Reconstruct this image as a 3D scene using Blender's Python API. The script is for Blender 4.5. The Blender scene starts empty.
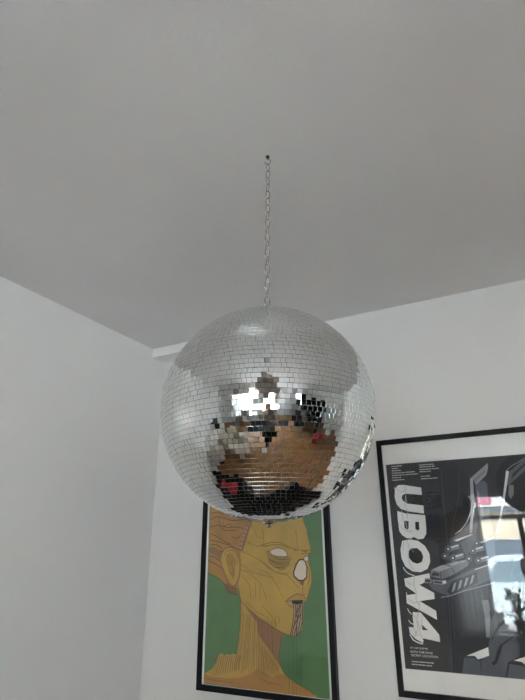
import bpy, bmesh, math, random
from mathutils import Vector, Matrix
from mathutils.geometry import tessellate_polygon
sc = bpy.context.scene
C = sc.collection
PI = math.pi
rnd = random.Random(7)

# ------------------------------------------------------------------ materials
def lin(c):
    c = c / 255.0
    return c / 12.92 if c <= 0.04045 else ((c + 0.055) / 1.055) ** 2.4
def albedo(r, g, b, k=1.85):
    return tuple(min(0.88, lin(v) * k) for v in (r, g, b))
def mat(name, col, rough=0.5, metal=0.0, bump=0.0, bscale=60, vary=0.0, vscale=4, spec=0.5, trans=0.0):
    m = bpy.data.materials.new(name); m.use_nodes = True
    nt = m.node_tree; b = nt.nodes['Principled BSDF']
    b.inputs['Base Color'].default_value = (*col, 1)
    b.inputs['Roughness'].default_value = rough
    b.inputs['Metallic'].default_value = metal
    b.inputs['Specular IOR Level'].default_value = spec
    b.inputs['Transmission Weight'].default_value = trans
    tc = nt.nodes.new('ShaderNodeTexCoord')
    if bump:
        n = nt.nodes.new('ShaderNodeTexNoise'); n.inputs['Scale'].default_value = bscale; n.inputs['Detail'].default_value = 6
        bp = nt.nodes.new('ShaderNodeBump'); bp.inputs['Strength'].default_value = bump; bp.inputs['Distance'].default_value = 0.01
        nt.links.new(tc.outputs['Object'], n.inputs['Vector'])
        nt.links.new(n.outputs['Fac'], bp.inputs['Height']); nt.links.new(bp.outputs['Normal'], b.inputs['Normal'])
    if vary:
        n = nt.nodes.new('ShaderNodeTexNoise'); n.inputs['Scale'].default_value = vscale; n.inputs['Detail'].default_value = 5
        r = nt.nodes.new('ShaderNodeValToRGB')
        r.color_ramp.elements[0].position = 0.3; r.color_ramp.elements[1].position = 0.7
        r.color_ramp.elements[0].color = (*[v * (1 - vary) for v in col], 1)
        r.color_ramp.elements[1].color = (*[min(1, v * (1 + vary)) for v in col], 1)
        nt.links.new(tc.outputs['Object'], n.inputs['Vector'])
        nt.links.new(n.outputs['Fac'], r.inputs['Fac']); nt.links.new(r.outputs['Color'], b.inputs['Base Color'])
    return m
def wood_floor():
    m = bpy.data.materials.new('oak_boards'); m.use_nodes = True
    nt = m.node_tree; b = nt.nodes['Principled BSDF']; b.inputs['Roughness'].default_value = 0.35
    tc = nt.nodes.new('ShaderNodeTexCoord')
    br = nt.nodes.new('ShaderNodeTexBrick')
    br.inputs['Scale'].default_value = 1.0; br.inputs['Brick Width'].default_value = 1.2; br.inputs['Row Height'].default_value = 0.12
    br.inputs['Mortar Size'].default_value = 0.002
    br.inputs['Color1'].default_value = (0.40, 0.19, 0.058, 1); br.inputs['Color2'].default_value = (0.31, 0.14, 0.042, 1)
    br.inputs['Mortar'].default_value = (0.08, 0.04, 0.015, 1)
    n = nt.nodes.new('ShaderNodeTexNoise'); n.inputs['Scale'].default_value = 3
    mp = nt.nodes.new('ShaderNodeMapping'); mp.inputs['Scale'].default_value = (1, 14, 1)
    mx = nt.nodes.new('ShaderNodeMixRGB'); mx.blend_type = 'MULTIPLY'; mx.inputs[0].default_value = 0.35
    L = nt.links.new
    L(tc.outputs['Object'], br.inputs['Vector']); L(tc.outputs['Object'], mp.inputs['Vector']); L(mp.outputs['Vector'], n.inputs['Vector'])
    L(br.outputs['Color'], mx.inputs[1]); L(n.outputs['Color'], mx.inputs[2]); L(mx.outputs[0], b.inputs['Base Color'])
    return m
def glass(name, f=1.45, tint=(1, 1, 1), rough=0.0):
    m = bpy.data.materials.new(name); m.use_nodes = True
    nt = m.node_tree; nt.nodes.remove(nt.nodes['Principled BSDF'])
    out = nt.nodes['Material Output']
    t = nt.nodes.new('ShaderNodeBsdfTransparent'); t.inputs[0].default_value = (*tint, 1)
    g = nt.nodes.new('ShaderNodeBsdfGlossy'); g.inputs['Roughness'].default_value = rough
    fr = nt.nodes.new('ShaderNodeFresnel'); fr.inputs['IOR'].default_value = f
    mx = nt.nodes.new('ShaderNodeMixShader')
    nt.links.new(fr.outputs[0], mx.inputs[0]); nt.links.new(t.outputs[0], mx.inputs[1]); nt.links.new(g.outputs[0], mx.inputs[2])
    nt.links.new(mx.outputs[0], out.inputs['Surface'])
    return m
def thin_cloth(name, col, tr=0.5, seethrough=0.0):
    m = bpy.data.materials.new(name); m.use_nodes = True
    nt = m.node_tree; nt.nodes.remove(nt.nodes['Principled BSDF']); out = nt.nodes['Material Output']
    d = nt.nodes.new('ShaderNodeBsdfDiffuse'); d.inputs[0].default_value = (*col, 1)
    t = nt.nodes.new('ShaderNodeBsdfTranslucent'); t.inputs[0].default_value = (*col, 1)
    mx = nt.nodes.new('ShaderNodeMixShader'); mx.inputs[0].default_value = tr
    nt.links.new(d.outputs[0], mx.inputs[1]); nt.links.new(t.outputs[0], mx.inputs[2])
    last = mx
    if seethrough:
        p = nt.nodes.new('ShaderNodeBsdfTransparent'); m2 = nt.nodes.new('ShaderNodeMixShader'); m2.inputs[0].default_value = seethrough
        nt.links.new(mx.outputs[0], m2.inputs[1]); nt.links.new(p.outputs[0], m2.inputs[2]); last = m2
    nt.links.new(last.outputs[0], out.inputs['Surface'])
    return m
M = dict(
    wall=mat('wall_paint', (0.795, 0.80, 0.80), 0.75, bump=0.08, bscale=90, vary=0.015, vscale=2),
    wall_dimmed=mat('wall_paint_dimmed', (0.72, 0.725, 0.73), 0.75, bump=0.08, bscale=90, vary=0.015, vscale=2),  # wall paint darkened in its colour, standing in for weaker light on the back wall
    ceiling=mat('ceiling_paint', (0.78, 0.785, 0.79), 0.85, bump=0.10, bscale=70, vary=0.03, vscale=1.5),
    trim=mat('white_gloss_paint', (0.80, 0.80, 0.79), 0.35, vary=0.02),
    floor=wood_floor(),
    mirror=mat('mirror_glass', (0.80, 0.82, 0.815), 0.0, 1.0, vary=0.05, vscale=60),
    tile_edge=mat('tile_cut_edge', (0.62, 0.65, 0.64), 0.22, 1.0),
    grout=mat('ball_core_paint', (0.07, 0.07, 0.07), 0.6, vary=0.2, vscale=30),
    chrome=mat('chromed_steel', (0.58, 0.58, 0.57), 0.15, 1.0, vary=0.05, vscale=40),
    darksteel=mat('dark_steel', (0.03, 0.03, 0.03), 0.4, 0.6),
    frame=mat('black_frame_wood', (0.006, 0.006, 0.008), 0.45, bump=0.04, bscale=200, spec=0.25),
    paper=mat('white_paper', albedo(205, 200, 194), 0.8, vary=0.02, vscale=6),
    glass=glass('frame_glass', 1.52),
    pane=glass('window_glass', 1.45),
    leather=mat('black_leather', (0.006, 0.006, 0.007), 0.5, bump=0.3, bscale=120, spec=0.2),
    black=mat('black_plastic', (0.007, 0.007, 0.008), 0.4, bump=0.05, spec=0.25),
    screen=mat('dark_screen', (0.010, 0.011, 0.014), 0.08),
    rug=mat('dark_grey_wool', (0.035, 0.036, 0.042), 0.95, bump=0.5, bscale=150, vary=0.3, vscale=8),
    red=mat('red_fabric', (0.36, 0.006, 0.012), 0.7, bump=0.3, bscale=200),
    white_wood=mat('white_lacquer', (0.74, 0.72, 0.68), 0.3, vary=0.03),
    cream_fabric=mat('cream_fabric', (0.66, 0.60, 0.50), 0.9, bump=0.3, bscale=150),
    grey=mat('mid_grey_plastic', (0.25, 0.26, 0.29), 0.45, bump=0.05),
    radiator=mat('radiator_enamel', (0.72, 0.72, 0.70), 0.3, vary=0.02),
    lantern=thin_cloth('lantern_paper', (0.52, 0.48, 0.43), 0.25),
    sheer=thin_cloth('sheer_curtain', (0.50, 0.51, 0.53), 0.6, 0.06),
    leaf=mat('leaf_green', (0.14, 0.36, 0.09), 0.5, vary=0.3, vscale=20),
    petal=mat('pink_petal', (0.75, 0.10, 0.25), 0.6, vary=0.1, vscale=20),
    pot=mat('grey_ceramic', (0.30, 0.30, 0.32), 0.3, vary=0.1),
    soil=mat('potting_soil', (0.03, 0.02, 0.012), 0.95, bump=0.6),
    skin=mat('skin', (0.62, 0.38, 0.27), 0.5, vary=0.05, vscale=10),
    hair=mat('brown_hair', (0.05, 0.028, 0.016), 0.5, bump=0.5, bscale=60),
    shirt=mat('taupe_cotton', (0.26, 0.21, 0.20), 0.9, bump=0.3, bscale=120),
    trousers=mat('black_denim', (0.015, 0.015, 0.018), 0.85, bump=0.3, bscale=200),
    shoe=mat('white_canvas', (0.6, 0.6, 0.58), 0.7, bump=0.1),
    cream_wall=mat('cream_render', (0.80, 0.72, 0.56), 0.9, bump=0.3, bscale=10, vary=0.06),
    sign_red=mat('sign_red', (0.52, 0.17, 0.24), 0.5, vary=0.1),
    sign_white=mat('sign_white', (0.8, 0.8, 0.8), 0.5, vary=0.02),
    slate=mat('blue_grey_paint', (0.16, 0.21, 0.26), 0.5, vary=0.1),
    street=mat('pale_paving', (0.74, 0.74, 0.74), 0.9, bump=0.3, bscale=20, vary=0.1),
    carblue=mat('pale_blue_car_paint', (0.62, 0.74, 0.80), 0.2, spec=0.6, vary=0.02),
    rubber=mat('tyre_rubber', (0.02, 0.02, 0.02), 0.8, bump=0.2),
    carglass=mat('sky_reflection_car_glass', (0.20, 0.28, 0.33), 0.05),  # pale blue base colour carries a painted-in sky reflection
)
INK = dict(
    green=(72, 106, 66), dgreen=(42, 74, 44), ochre=(158, 130, 60), ochre2=(138, 110, 52), ochre3=(148, 118, 55),
    orange=(144, 107, 52), brown=(124, 92, 60), rust=(108, 78, 38), dbrown=(74, 50, 28), tan=(150, 122, 92),
    cream=(182, 172, 160), black=(22, 20, 22), bg=(34, 36, 42), white=(196, 199, 202), grey=(140, 143, 146),
    g50=(38, 40, 46), g70=(74, 79, 88), g90=(98, 102, 109), g110=(116, 120, 128), g150=(136, 140, 146), g190=(176, 180, 184))
INKM = {}
for k, v in INK.items():
    a = albedo(*v)
    INKM[k] = mat('ink_' + {'bg': 'near_black', 'dgreen': 'deep_green', 'dbrown': 'dark_brown', 'g50': 'charcoal', 'g70': 'slate_grey', 'g90': 'steel_grey', 'g110': 'mid_grey', 'g150': 'light_grey', 'g190': 'pale_grey', 'ochre2': 'shaded_ochre', 'ochre3': 'warm_ochre'}.get(k, k), a, 0.6,
                  vary=0.10 if k in ('green', 'ochre', 'orange', 'brown', 'ochre2') else 0.03, vscale=14, spec=0.3)

# ------------------------------------------------------------------ helpers
def tag(o, label=None, cat=None, group=None, kind=None):
    if label: o['label'] = label
    if cat: o['category'] = cat
    if group: o['group'] = group
    if kind: o['kind'] = kind
    return o
def thing(name, label, cat, loc=(0, 0, 0), rz=0, group=None):
    o = bpy.data.objects.new(name, None); C.objects.link(o)
    o.location = loc; o.rotation_euler = (0, 0, rz); o.empty_display_size = 0.05
    return tag(o, label, cat, group)
def link(name, me, parent=None, smooth=False):
    o = bpy.data.objects.new(name, me); C.objects.link(o)
    if parent: o.parent = parent
    if smooth:
        for p in me.polygons: p.use_smooth = True
    return o
def obj(name, bm, m, parent=None, smooth=False, bevel=0.0, loc=None, rot=None):
    me = bpy.data.meshes.new(name); bmesh.ops.recalc_face_normals(bm, faces=bm.faces[:]); bm.to_mesh(me); bm.free()
    for mm in (m if isinstance(m, (list, tuple)) else [m]): me.materials.append(mm)
    o = link(name, me, parent, smooth)
    if bevel:
        b = o.modifiers.new('bevel', 'BEVEL'); b.width = bevel; b.segments = 3; b.limit_method = 'ANGLE'; b.angle_limit = 0.6
    if loc: o.location = loc
    if rot: o.rotation_euler = rot
    return o
def box(bm, x0, x1, y0, y1, z0, z1, mi=0):
    v = [bm.verts.new((x, y, z)) for z in (z0, z1) for y in (y0, y1) for x in (x0, x1)]
    for f in ((0, 1, 3, 2), (4, 6, 7, 5), (0, 4, 5, 1), (2, 3, 7, 6), (0, 2, 6, 4), (1, 5, 7, 3)):
        bm.faces.new([v[i] for i in f]).material_index = mi
def boxes(*bs):
    bm = bmesh.new()
    for b in bs: box(bm, *b)
    return bm
def lathe(bm, prof, n=32, c=(0, 0, 0), cap=True):
    rings = []
    for r, z in prof:
        rings.append([bm.verts.new((c[0] + r * math.cos(2 * PI * i / n), c[1] + r * math.sin(2 * PI * i / n), c[2] + z)) for i in range(n)])
    for a, b in zip(rings, rings[1:]):
        for i in range(n): bm.faces.new((a[i], a[(i + 1) % n], b[(i + 1) % n], b[i]))
    if cap: bm.faces.new(rings[0][::-1]); bm.faces.new(rings[-1])
def tube(bm, pts, r, n=10, closed=False, cap=True):
    pts = [Vector(p) for p in pts]; N = len(pts); rings = []; up = None
    for i, p in enumerate(pts):
        a = pts[(i - 1) % N] if (closed or i) else p; b = pts[(i + 1) % N] if (closed or i < N - 1) else p
        t = (b - a).normalized()
        if up is None: up = t.orthogonal().normalized()
        up = (up - t * up.dot(t)).normalized(); s = t.cross(up)
        rr = r[i] if isinstance(r, (list, tuple)) else r
        rings.append([bm.verts.new(p + (up * math.cos(2 * PI * k / n) + s * math.sin(2 * PI * k / n)) * rr) for k in range(n)])
    for i in range(N if closed else N - 1):
        a, b = rings[i], rings[(i + 1) % N]
        for k in range(n): bm.faces.new((a[k], a[(k + 1) % n], b[(k + 1) % n], b[k]))
    if cap and not closed: bm.faces.new(rings[0][::-1]); bm.faces.new(rings[-1])
def struct(name, bm, m, parent=None, **k):
    o = obj(name, bm, m, parent, **k)
    if not parent: o['kind'] = 'structure'
    return o
# ------------------------------------------------------------------ printed artwork, metres on the poster plane (x, z)
ART_PORTRAIT = [
('p','orange',0,[(-1.3996,1.7649),(-1.4105,1.8977),(-1.112,1.9259),(-1.1473,1.7904),(-1.1765,1.6918),(-1.1972,1.6504),(-1.2135,1.6023),(-1.2171,1.5546),(-1.2369,1.4875),(-1.2357,1.4088),(-1.2392,1.3765),(-1.2849,1.3882),(-1.3067,1.4204),(-1.3415,1.4463),(-1.3997,1.4692)]),
('p','ochre',0,[(-1.2312,1.3855),(-1.221,1.3539),(-1.2215,1.2726),(-1.2285,1.2111),(-1.24,1.1434),(-1.259,1.148),(-1.2708,1.1389),(-1.2869,1.1449),(-1.2986,1.1357),(-1.3166,1.1441),(-1.3309,1.1347),(-1.3383,1.1138),(-1.3616,1.0822),(-1.4073,1.0571),(-1.4082,1.0251),(-1.0589,1.019),(-1.0529,1.0119),(-0.8726,1.0141),(-0.8746,1.0285),(-0.9127,1.0472),(-0.9601,1.0644),(-1.0086,1.0877),(-1.0294,1.1195),(-1.0344,1.1645),(-1.0199,1.2318)]),
('p','orange',0,[(-1.4073,1.0571),(-1.3442,1.0505),(-1.2493,1.0551),(-1.188,1.07),(-1.1352,1.0999),(-1.0617,1.0721),(-1.0517,1.0841),(-1.0158,1.0843),(-0.9601,1.0644),(-0.9127,1.0472),(-0.8746,1.0285),(-0.8726,1.0141),(-1.0529,1.0119),(-1.0589,1.019),(-1.2486,1.022),(-1.4082,1.0251)]),
('p','brown',0,[(-1.1998,1.3294),(-1.1506,1.3065),(-1.1043,1.278),(-1.0591,1.2592),(-1.094,1.2755),(-1.0491,1.2538),(-1.0126,1.2322),(-1.0241,1.2054),(-1.0329,1.1646),(-1.0294,1.1195),(-1.0437,1.1297),(-1.0799,1.1729),(-1.1248,1.2171),(-1.1351,1.2344),(-1.1413,1.2763),(-1.1742,1.3055)]),
('p','ochre',0,[(-1.1765,1.6954),(-1.1473,1.7904),(-1.112,1.9259),(-0.9898,1.9263),(-0.9165,1.8212),(-0.9137,1.7357),(-0.9054,1.6915),(-0.8882,1.6479),(-0.8836,1.6151),(-0.8746,1.5827),(-0.8727,1.5571),(-0.8865,1.5444),(-0.8849,1.5129),(-0.8749,1.4756),(-0.8743,1.4387),(-0.885,1.4081),(-0.8954,1.3837),(-0.9028,1.3596),(-0.9067,1.3698),(-0.9157,1.3606),(-0.9194,1.3218),(-0.9228,1.2864),(-0.9313,1.25),(-0.9512,1.2316),(-0.9763,1.2302),(-1.0124,1.2381),(-1.0491,1.2538),(-1.094,1.2755),(-1.125,1.288),(-1.1506,1.3065),(-1.1902,1.3329),(-1.2186,1.354),(-1.2313,1.3919),(-1.2228,1.3705),(-1.2359,1.4218),(-1.2328,1.4875),(-1.2254,1.5546),(-1.2135,1.6023),(-1.1972,1.6504)]),
('p','brown',0,[(-1.3373,1.5276),(-1.3322,1.5586),(-1.3111,1.5792),(-1.2725,1.5823),(-1.244,1.5615),(-1.2251,1.5276),(-1.2228,1.4876),(-1.228,1.448),(-1.2464,1.4118),(-1.2712,1.4093),(-1.2943,1.4305),(-1.3148,1.4667),(-1.3295,1.5003)]),
('p','ochre',0,[(-1.3304,1.5276),(-1.3234,1.5551),(-1.3066,1.5729),(-1.2749,1.5754),(-1.249,1.5575),(-1.2334,1.5276),(-1.2303,1.4875),(-1.2355,1.4512),(-1.2515,1.4195),(-1.2689,1.4179),(-1.2886,1.4372),(-1.3081,1.4702),(-1.3235,1.5017)]),
('p','ochre2',0,[(-1.3054,1.5276),(-1.2931,1.5481),(-1.2717,1.548),(-1.2543,1.5209),(-1.2509,1.4741),(-1.2612,1.4475),(-1.2756,1.4572),(-1.2915,1.4871)]),
('l','dbrown',1.2,[(-1.3013,1.5344),(-1.2804,1.5549),(-1.2587,1.5344),(-1.248,1.5008)]),
('l','dbrown',1.2,[(-1.2963,1.5073),(-1.2754,1.5208),(-1.2662,1.4873),(-1.2572,1.4575)]),
('l','dbrown',1.2,[(-1.287,1.4737),(-1.27,1.4672),(-1.2611,1.4409)]),
('l','dbrown',1.2,[(-1.312,1.5481),(-1.2978,1.5653),(-1.2678,1.5651),(-1.2462,1.5412),(-1.2398,1.5075)]),
('l','brown',14,[(-1.1765,1.6954),(-1.1972,1.6504),(-1.2135,1.6023),(-1.2256,1.5648)]),
('p','tan',0,[(-1.1772,1.6813),(-1.1792,1.6774),(-1.1839,1.6759),(-1.1887,1.6777),(-1.1907,1.6817),(-1.1888,1.6857),(-1.184,1.6871),(-1.1792,1.6854)]),
('p','tan',0,[(-1.1864,1.6641),(-1.1883,1.6602),(-1.1931,1.6587),(-1.1979,1.6604),(-1.1998,1.6644),(-1.1979,1.6684),(-1.1931,1.6699),(-1.1883,1.6681)]),
('p','tan',0,[(-1.1938,1.6469),(-1.1957,1.643),(-1.2005,1.6415),(-1.2053,1.6432),(-1.2073,1.6472),(-1.2054,1.6511),(-1.2006,1.6526),(-1.1958,1.6509)]),
('p','tan',0,[(-1.2012,1.6297),(-1.2031,1.6258),(-1.2079,1.6243),(-1.2127,1.6259),(-1.2147,1.6299),(-1.2128,1.6339),(-1.208,1.6354),(-1.2032,1.6337)]),
('p','tan',0,[(-1.2069,1.6125),(-1.2088,1.6086),(-1.2135,1.6071),(-1.2184,1.6088),(-1.2204,1.6127),(-1.2185,1.6166),(-1.2137,1.6182),(-1.2089,1.6165)]),
('p','tan',0,[(-1.2134,1.5941),(-1.2153,1.5902),(-1.22,1.5887),(-1.2248,1.5903),(-1.2268,1.5942),(-1.225,1.5981),(-1.2202,1.5996),(-1.2154,1.598)]),
('p','tan',0,[(-1.219,1.5764),(-1.2209,1.5725),(-1.2257,1.571),(-1.2305,1.5726),(-1.2325,1.5765),(-1.2306,1.5804),(-1.2258,1.5819),(-1.221,1.5803)]),
('l','dbrown',1.5,[(-1.1639,1.695),(-1.1846,1.6467),(-1.2026,1.5987),(-1.2171,1.558)]),
('l','dbrown',2.0,[(-1.3945,1.6404),(-1.3655,1.6327),(-1.3385,1.618),(-1.303,1.6),(-1.2727,1.5906)]),
('l','dbrown',2.0,[(-1.3973,1.7071),(-1.3597,1.7191),(-1.3148,1.7103),(-1.275,1.6983),(-1.2189,1.7002)]),
('l','dbrown',2.0,[(-1.3989,1.5751),(-1.3724,1.5776),(-1.3455,1.5656),(-1.3236,1.5606)]),
('l','dbrown',2.0,[(-1.3961,1.6132),(-1.3468,1.6041),(-1.2898,1.5894),(-1.2256,1.5648)]),
('l','dbrown',2.0,[(-1.394,1.6728),(-1.3494,1.6789),(-1.2961,1.6668),(-1.2442,1.669),(-1.21,1.6612)]),
('l','dbrown',2.0,[(-1.3502,1.7042),(-1.3357,1.6677),(-1.3044,1.6528),(-1.2525,1.6551)]),
('l','dbrown',2.0,[(-1.3993,1.5415),(-1.3708,1.5379),(-1.3353,1.5208)]),
('l','dbrown',2.0,[(-1.3984,1.5207),(-1.3609,1.507),(-1.3214,1.4869)]),
('l','dbrown',2.0,[(-1.3984,1.7351),(-1.3605,1.7411),(-1.3243,1.7325)]),
('l','dbrown',2.0,[(-1.3275,1.6891),(-1.3182,1.6745),(-1.2834,1.6843),(-1.2743,1.6662)]),
('l','dbrown',2.0,[(-1.2691,1.6239),(-1.2433,1.6165),(-1.2265,1.6301)]),
('l','dbrown',2.0,[(-1.3908,1.594),(-1.3552,1.5901),(-1.324,1.5745)]),
('p','brown',0,[(-1.3975,1.5835),(-1.3456,1.5691),(-1.3234,1.5551),(-1.3312,1.5276),(-1.3712,1.5483),(-1.3982,1.5589)]),
('p','rust',0,[(-1.3067,1.4204),(-1.2942,1.4272),(-1.2687,1.4094),(-1.2464,1.4099),(-1.2396,1.3958),(-1.2392,1.3765),(-1.2849,1.3882)]),
('l','dbrown',2.0,[(-1.3067,1.4204),(-1.2934,1.3945),(-1.2765,1.3852),(-1.2409,1.3777)]),
('l','dbrown',2.0,[(-1.3997,1.4692),(-1.3677,1.456),(-1.3415,1.4463),(-1.3067,1.4204)]),
('p','ochre2',0,[(-1.0918,1.5583),(-1.0742,1.5615),(-0.9887,1.5447),(-0.9677,1.5318),(-0.9761,1.503),(-0.9993,1.487),(-1.0223,1.4855),(-1.053,1.4962),(-1.0802,1.5188)]),
('p','cream',0,[(-1.0743,1.5582),(-1.052,1.5699),(-1.0245,1.5723),(-1.0014,1.5643),(-0.9887,1.548),(-0.9904,1.5396),(-1.029,1.5396),(-1.0563,1.5449)]),
('l','dbrown',1.3,[(-1.0917,1.5616),(-1.0742,1.5595),(-1.0519,1.5726),(-1.0244,1.5756),(-0.999,1.5669),(-0.9856,1.548),(-0.9889,1.537),(-1.029,1.537),(-1.0571,1.5423),(-1.0743,1.5582)]),
('l','dbrown',1.3,[(-1.1238,1.5852),(-1.0754,1.5967),(-1.0201,1.5987),(-0.9817,1.5805),(-0.9365,1.5626)]),
('l','dbrown',1.3,[(-1.1077,1.5783),(-1.0596,1.5879),(-1.0125,1.5874),(-0.9743,1.5706)]),
('l','dbrown',1.3,[(-0.9554,1.564),(-0.9364,1.5652),(-0.9343,1.5833)]),
('l','dbrown',1.3,[(-1.0802,1.5188),(-1.053,1.4962),(-1.0223,1.4855),(-0.9993,1.487)]),
('l','dbrown',1.3,[(-1.0762,1.5286),(-1.049,1.5091),(-1.0066,1.5029)]),
('l','dbrown',1.3,[(-1.0644,1.5221),(-1.0372,1.5124),(-0.9949,1.5125)]),
('l','dbrown',1.3,[(-1.0525,1.5351),(-1.0215,1.5254),(-0.983,1.5286)]),
('l','dbrown',1.3,[(-0.9289,1.5651),(-0.8991,1.5624),(-0.8753,1.5648)]),
('l','dbrown',1.3,[(-0.9205,1.5477),(-0.892,1.554),(-0.8761,1.5476)]),
('l','dbrown',1.3,[(-0.9141,1.5605),(-0.8919,1.5585)]),
('l','dbrown',1.3,[(-1.124,1.5253),(-1.0922,1.4992),(-1.0456,1.4738),(-0.9846,1.4681)]),
('l','dbrown',1.3,[(-1.0453,1.493),(-1.0068,1.4933),(-0.9797,1.5126)]),
('p','dbrown',0,[(-0.9189,1.5305),(-0.902,1.5267),(-0.8923,1.4941),(-0.8947,1.4537),(-0.9127,1.4393),(-0.9384,1.4401),(-0.9594,1.4572),(-0.9618,1.4759),(-0.9473,1.5095),(-0.9332,1.5267)]),
('p','cream',0,[(-0.9192,1.5242),(-0.9052,1.521),(-0.8974,1.494),(-0.9004,1.4567),(-0.9162,1.4454),(-0.9352,1.4463),(-0.9526,1.4604),(-0.9551,1.4747),(-0.9414,1.5051),(-0.9305,1.5204)]),
('p','dbrown',0,[(-0.8812,1.5299),(-0.8833,1.5239),(-0.8887,1.5195),(-0.8957,1.5179),(-0.9027,1.5195),(-0.9077,1.5239),(-0.9093,1.5299),(-0.9072,1.5359),(-0.9018,1.5404),(-0.8947,1.5419),(-0.8878,1.5403),(-0.8828,1.5359)]),
('p','cream',0,[(-0.8842,1.5299),(-0.8859,1.5252),(-0.89,1.5217),(-0.8956,1.5204),(-0.9011,1.5217),(-0.905,1.5251),(-0.9063,1.5299),(-0.9047,1.5346),(-0.9004,1.5381),(-0.8948,1.5394),(-0.8894,1.5381),(-0.8855,1.5346)]),
('p','rust',0,[(-0.9332,1.4402),(-0.9075,1.4418),(-0.9156,1.4227),(-0.925,1.4255)]),
('l','rust',1.8,[(-0.9054,1.6915),(-0.8882,1.6479),(-0.8836,1.6151),(-0.8746,1.5827),(-0.8727,1.5571),(-0.8865,1.5444),(-0.8849,1.5129),(-0.8749,1.4756),(-0.8743,1.4387),(-0.885,1.4081),(-0.8954,1.3837),(-0.9028,1.3596)]),
('l','rust',1.8,[(-0.8942,1.5003),(-0.884,1.4817),(-0.8832,1.4508),(-0.8936,1.4262)]),
('l','rust',1.8,[(-0.9156,1.4227),(-0.9188,1.3952),(-0.906,1.3895)]),
('p','tan',0,[(-0.9986,1.3579),(-0.9688,1.3631),(-0.9199,1.3658),(-0.9161,1.3516),(-0.9201,1.3218),(-0.9228,1.2864),(-0.9313,1.25),(-0.9512,1.2316),(-0.9763,1.2314),(-0.9717,1.2665),(-0.963,1.3141),(-0.9656,1.3469)]),
('p','ochre3',0,[(-0.9986,1.3597),(-0.9721,1.3788),(-0.9422,1.3918),(-0.9134,1.3847),(-0.9052,1.3711),(-0.9199,1.3658),(-0.9614,1.367)]),
('l','dbrown',1.6,[(-0.9986,1.3597),(-0.9721,1.3788),(-0.9422,1.3918),(-0.9134,1.3847),(-0.9052,1.3711)]),
('l','dbrown',1.6,[(-1.0023,1.3578),(-0.9614,1.3645),(-0.9141,1.366)]),
('l','dbrown',1.6,[(-0.995,1.3519),(-0.9696,1.3377),(-0.9656,1.3469)]),
('p','black',0,[(-0.9688,1.3643),(-0.9198,1.367),(-0.9174,1.3551),(-0.9437,1.3495),(-0.9699,1.3534)]),
('l','black',2.0,[(-0.9639,1.356),(-0.9604,1.3261),(-0.9661,1.2844),(-0.9791,1.2324)]),
('l','black',2.0,[(-0.9536,1.3563),(-0.9519,1.3205),(-0.959,1.2789),(-0.9734,1.2315)]),
('l','black',2.0,[(-0.9434,1.3567),(-0.9475,1.3207),(-0.9458,1.2853),(-0.9633,1.2309)]),
('l','black',2.0,[(-0.9361,1.3569),(-0.9357,1.3271),(-0.9489,1.2793),(-0.9533,1.2315)]),
('l','black',2.0,[(-0.9274,1.3572),(-0.9287,1.3214),(-0.9343,1.2859),(-0.9489,1.2358)]),
('l','black',2.0,[(-0.9187,1.3575),(-0.9217,1.3158),(-0.9245,1.2805),(-0.9402,1.2403)]),
('l','black',2.0,[(-0.951,1.3028),(-0.9406,1.3328),(-0.9277,1.3482)]),
('l','black',2.0,[(-0.9668,1.2609),(-0.9485,1.2911),(-0.9289,1.3155)]),
('l','dgreen',1.1,[(-0.9857,1.2308),(-0.9914,1.0173)]),
('l','dgreen',1.1,[(-0.9691,1.2318),(-0.9754,1.0188)]),
('l','dgreen',1.1,[(-0.9511,1.2328),(-0.9581,1.0205)]),
('l','dgreen',0.6,[(-0.9604,1.2322),(-0.9669,1.0261)]),
('l','dgreen',0.6,[(-0.939,1.2335),(-0.9462,1.028)]),
('l','dgreen',0.6,[(-0.9305,1.2339),(-0.9379,1.0288)]),
('l','dbrown',1.6,[(-0.9313,1.25),(-0.9512,1.2316),(-0.9763,1.2302),(-1.0124,1.2381),(-1.0491,1.2538),(-1.094,1.2755),(-1.1246,1.2868),(-1.1506,1.3065),(-1.1902,1.3329),(-1.2186,1.354),(-1.2313,1.3919)]),
('l','dbrown',1.3,[(-1.221,1.3539),(-1.2215,1.2726),(-1.2285,1.2111),(-1.24,1.1434)]),
('l','dbrown',1.3,[(-1.0199,1.2318),(-1.0329,1.1646),(-1.0294,1.1195),(-1.0086,1.0877),(-0.9601,1.0644),(-0.9127,1.0472),(-0.8798,1.0301)]),
('l','dbrown',1.0,[(-1.2156,1.3101),(-1.2194,1.2359),(-1.2307,1.1511),(-1.2437,1.0891)]),
('l','rust',1.0,[(-1.2076,1.3091),(-1.2107,1.2364),(-1.2213,1.1518),(-1.2328,1.0888)]),
('l','rust',1.0,[(-1.2019,1.3075),(-1.2051,1.2367),(-1.2151,1.1522),(-1.225,1.0836)]),
('l','dbrown',1.0,[(-1.19,1.3061),(-1.1933,1.2373),(-1.2026,1.153),(-1.2117,1.0755)]),
('l','rust',1.0,[(-1.1837,1.3051),(-1.1871,1.2376),(-1.1956,1.1535),(-1.2035,1.0894)]),
('l','rust',1.0,[(-1.1781,1.3041),(-1.1808,1.238),(-1.1887,1.154),(-1.195,1.0889)]),
('l','dbrown',1.0,[(-1.1726,1.3025),(-1.1753,1.2383),(-1.1817,1.1545),(-1.1874,1.0935)]),
('l','rust',1.0,[(-1.1655,1.3009),(-1.1676,1.2387),(-1.1741,1.155),(-1.1781,1.0754)]),
('l','rust',1.0,[(-1.1553,1.3001),(-1.1575,1.2392),(-1.1633,1.1557),(-1.166,1.0792)]),
('l','dbrown',1.0,[(-1.1483,1.2992),(-1.1505,1.2396),(-1.1549,1.1563),(-1.157,1.0937)]),
('l','rust',1.0,[(-1.1436,1.2976),(-1.1459,1.2398),(-1.1496,1.1566),(-1.1502,1.0845)]),
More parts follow.
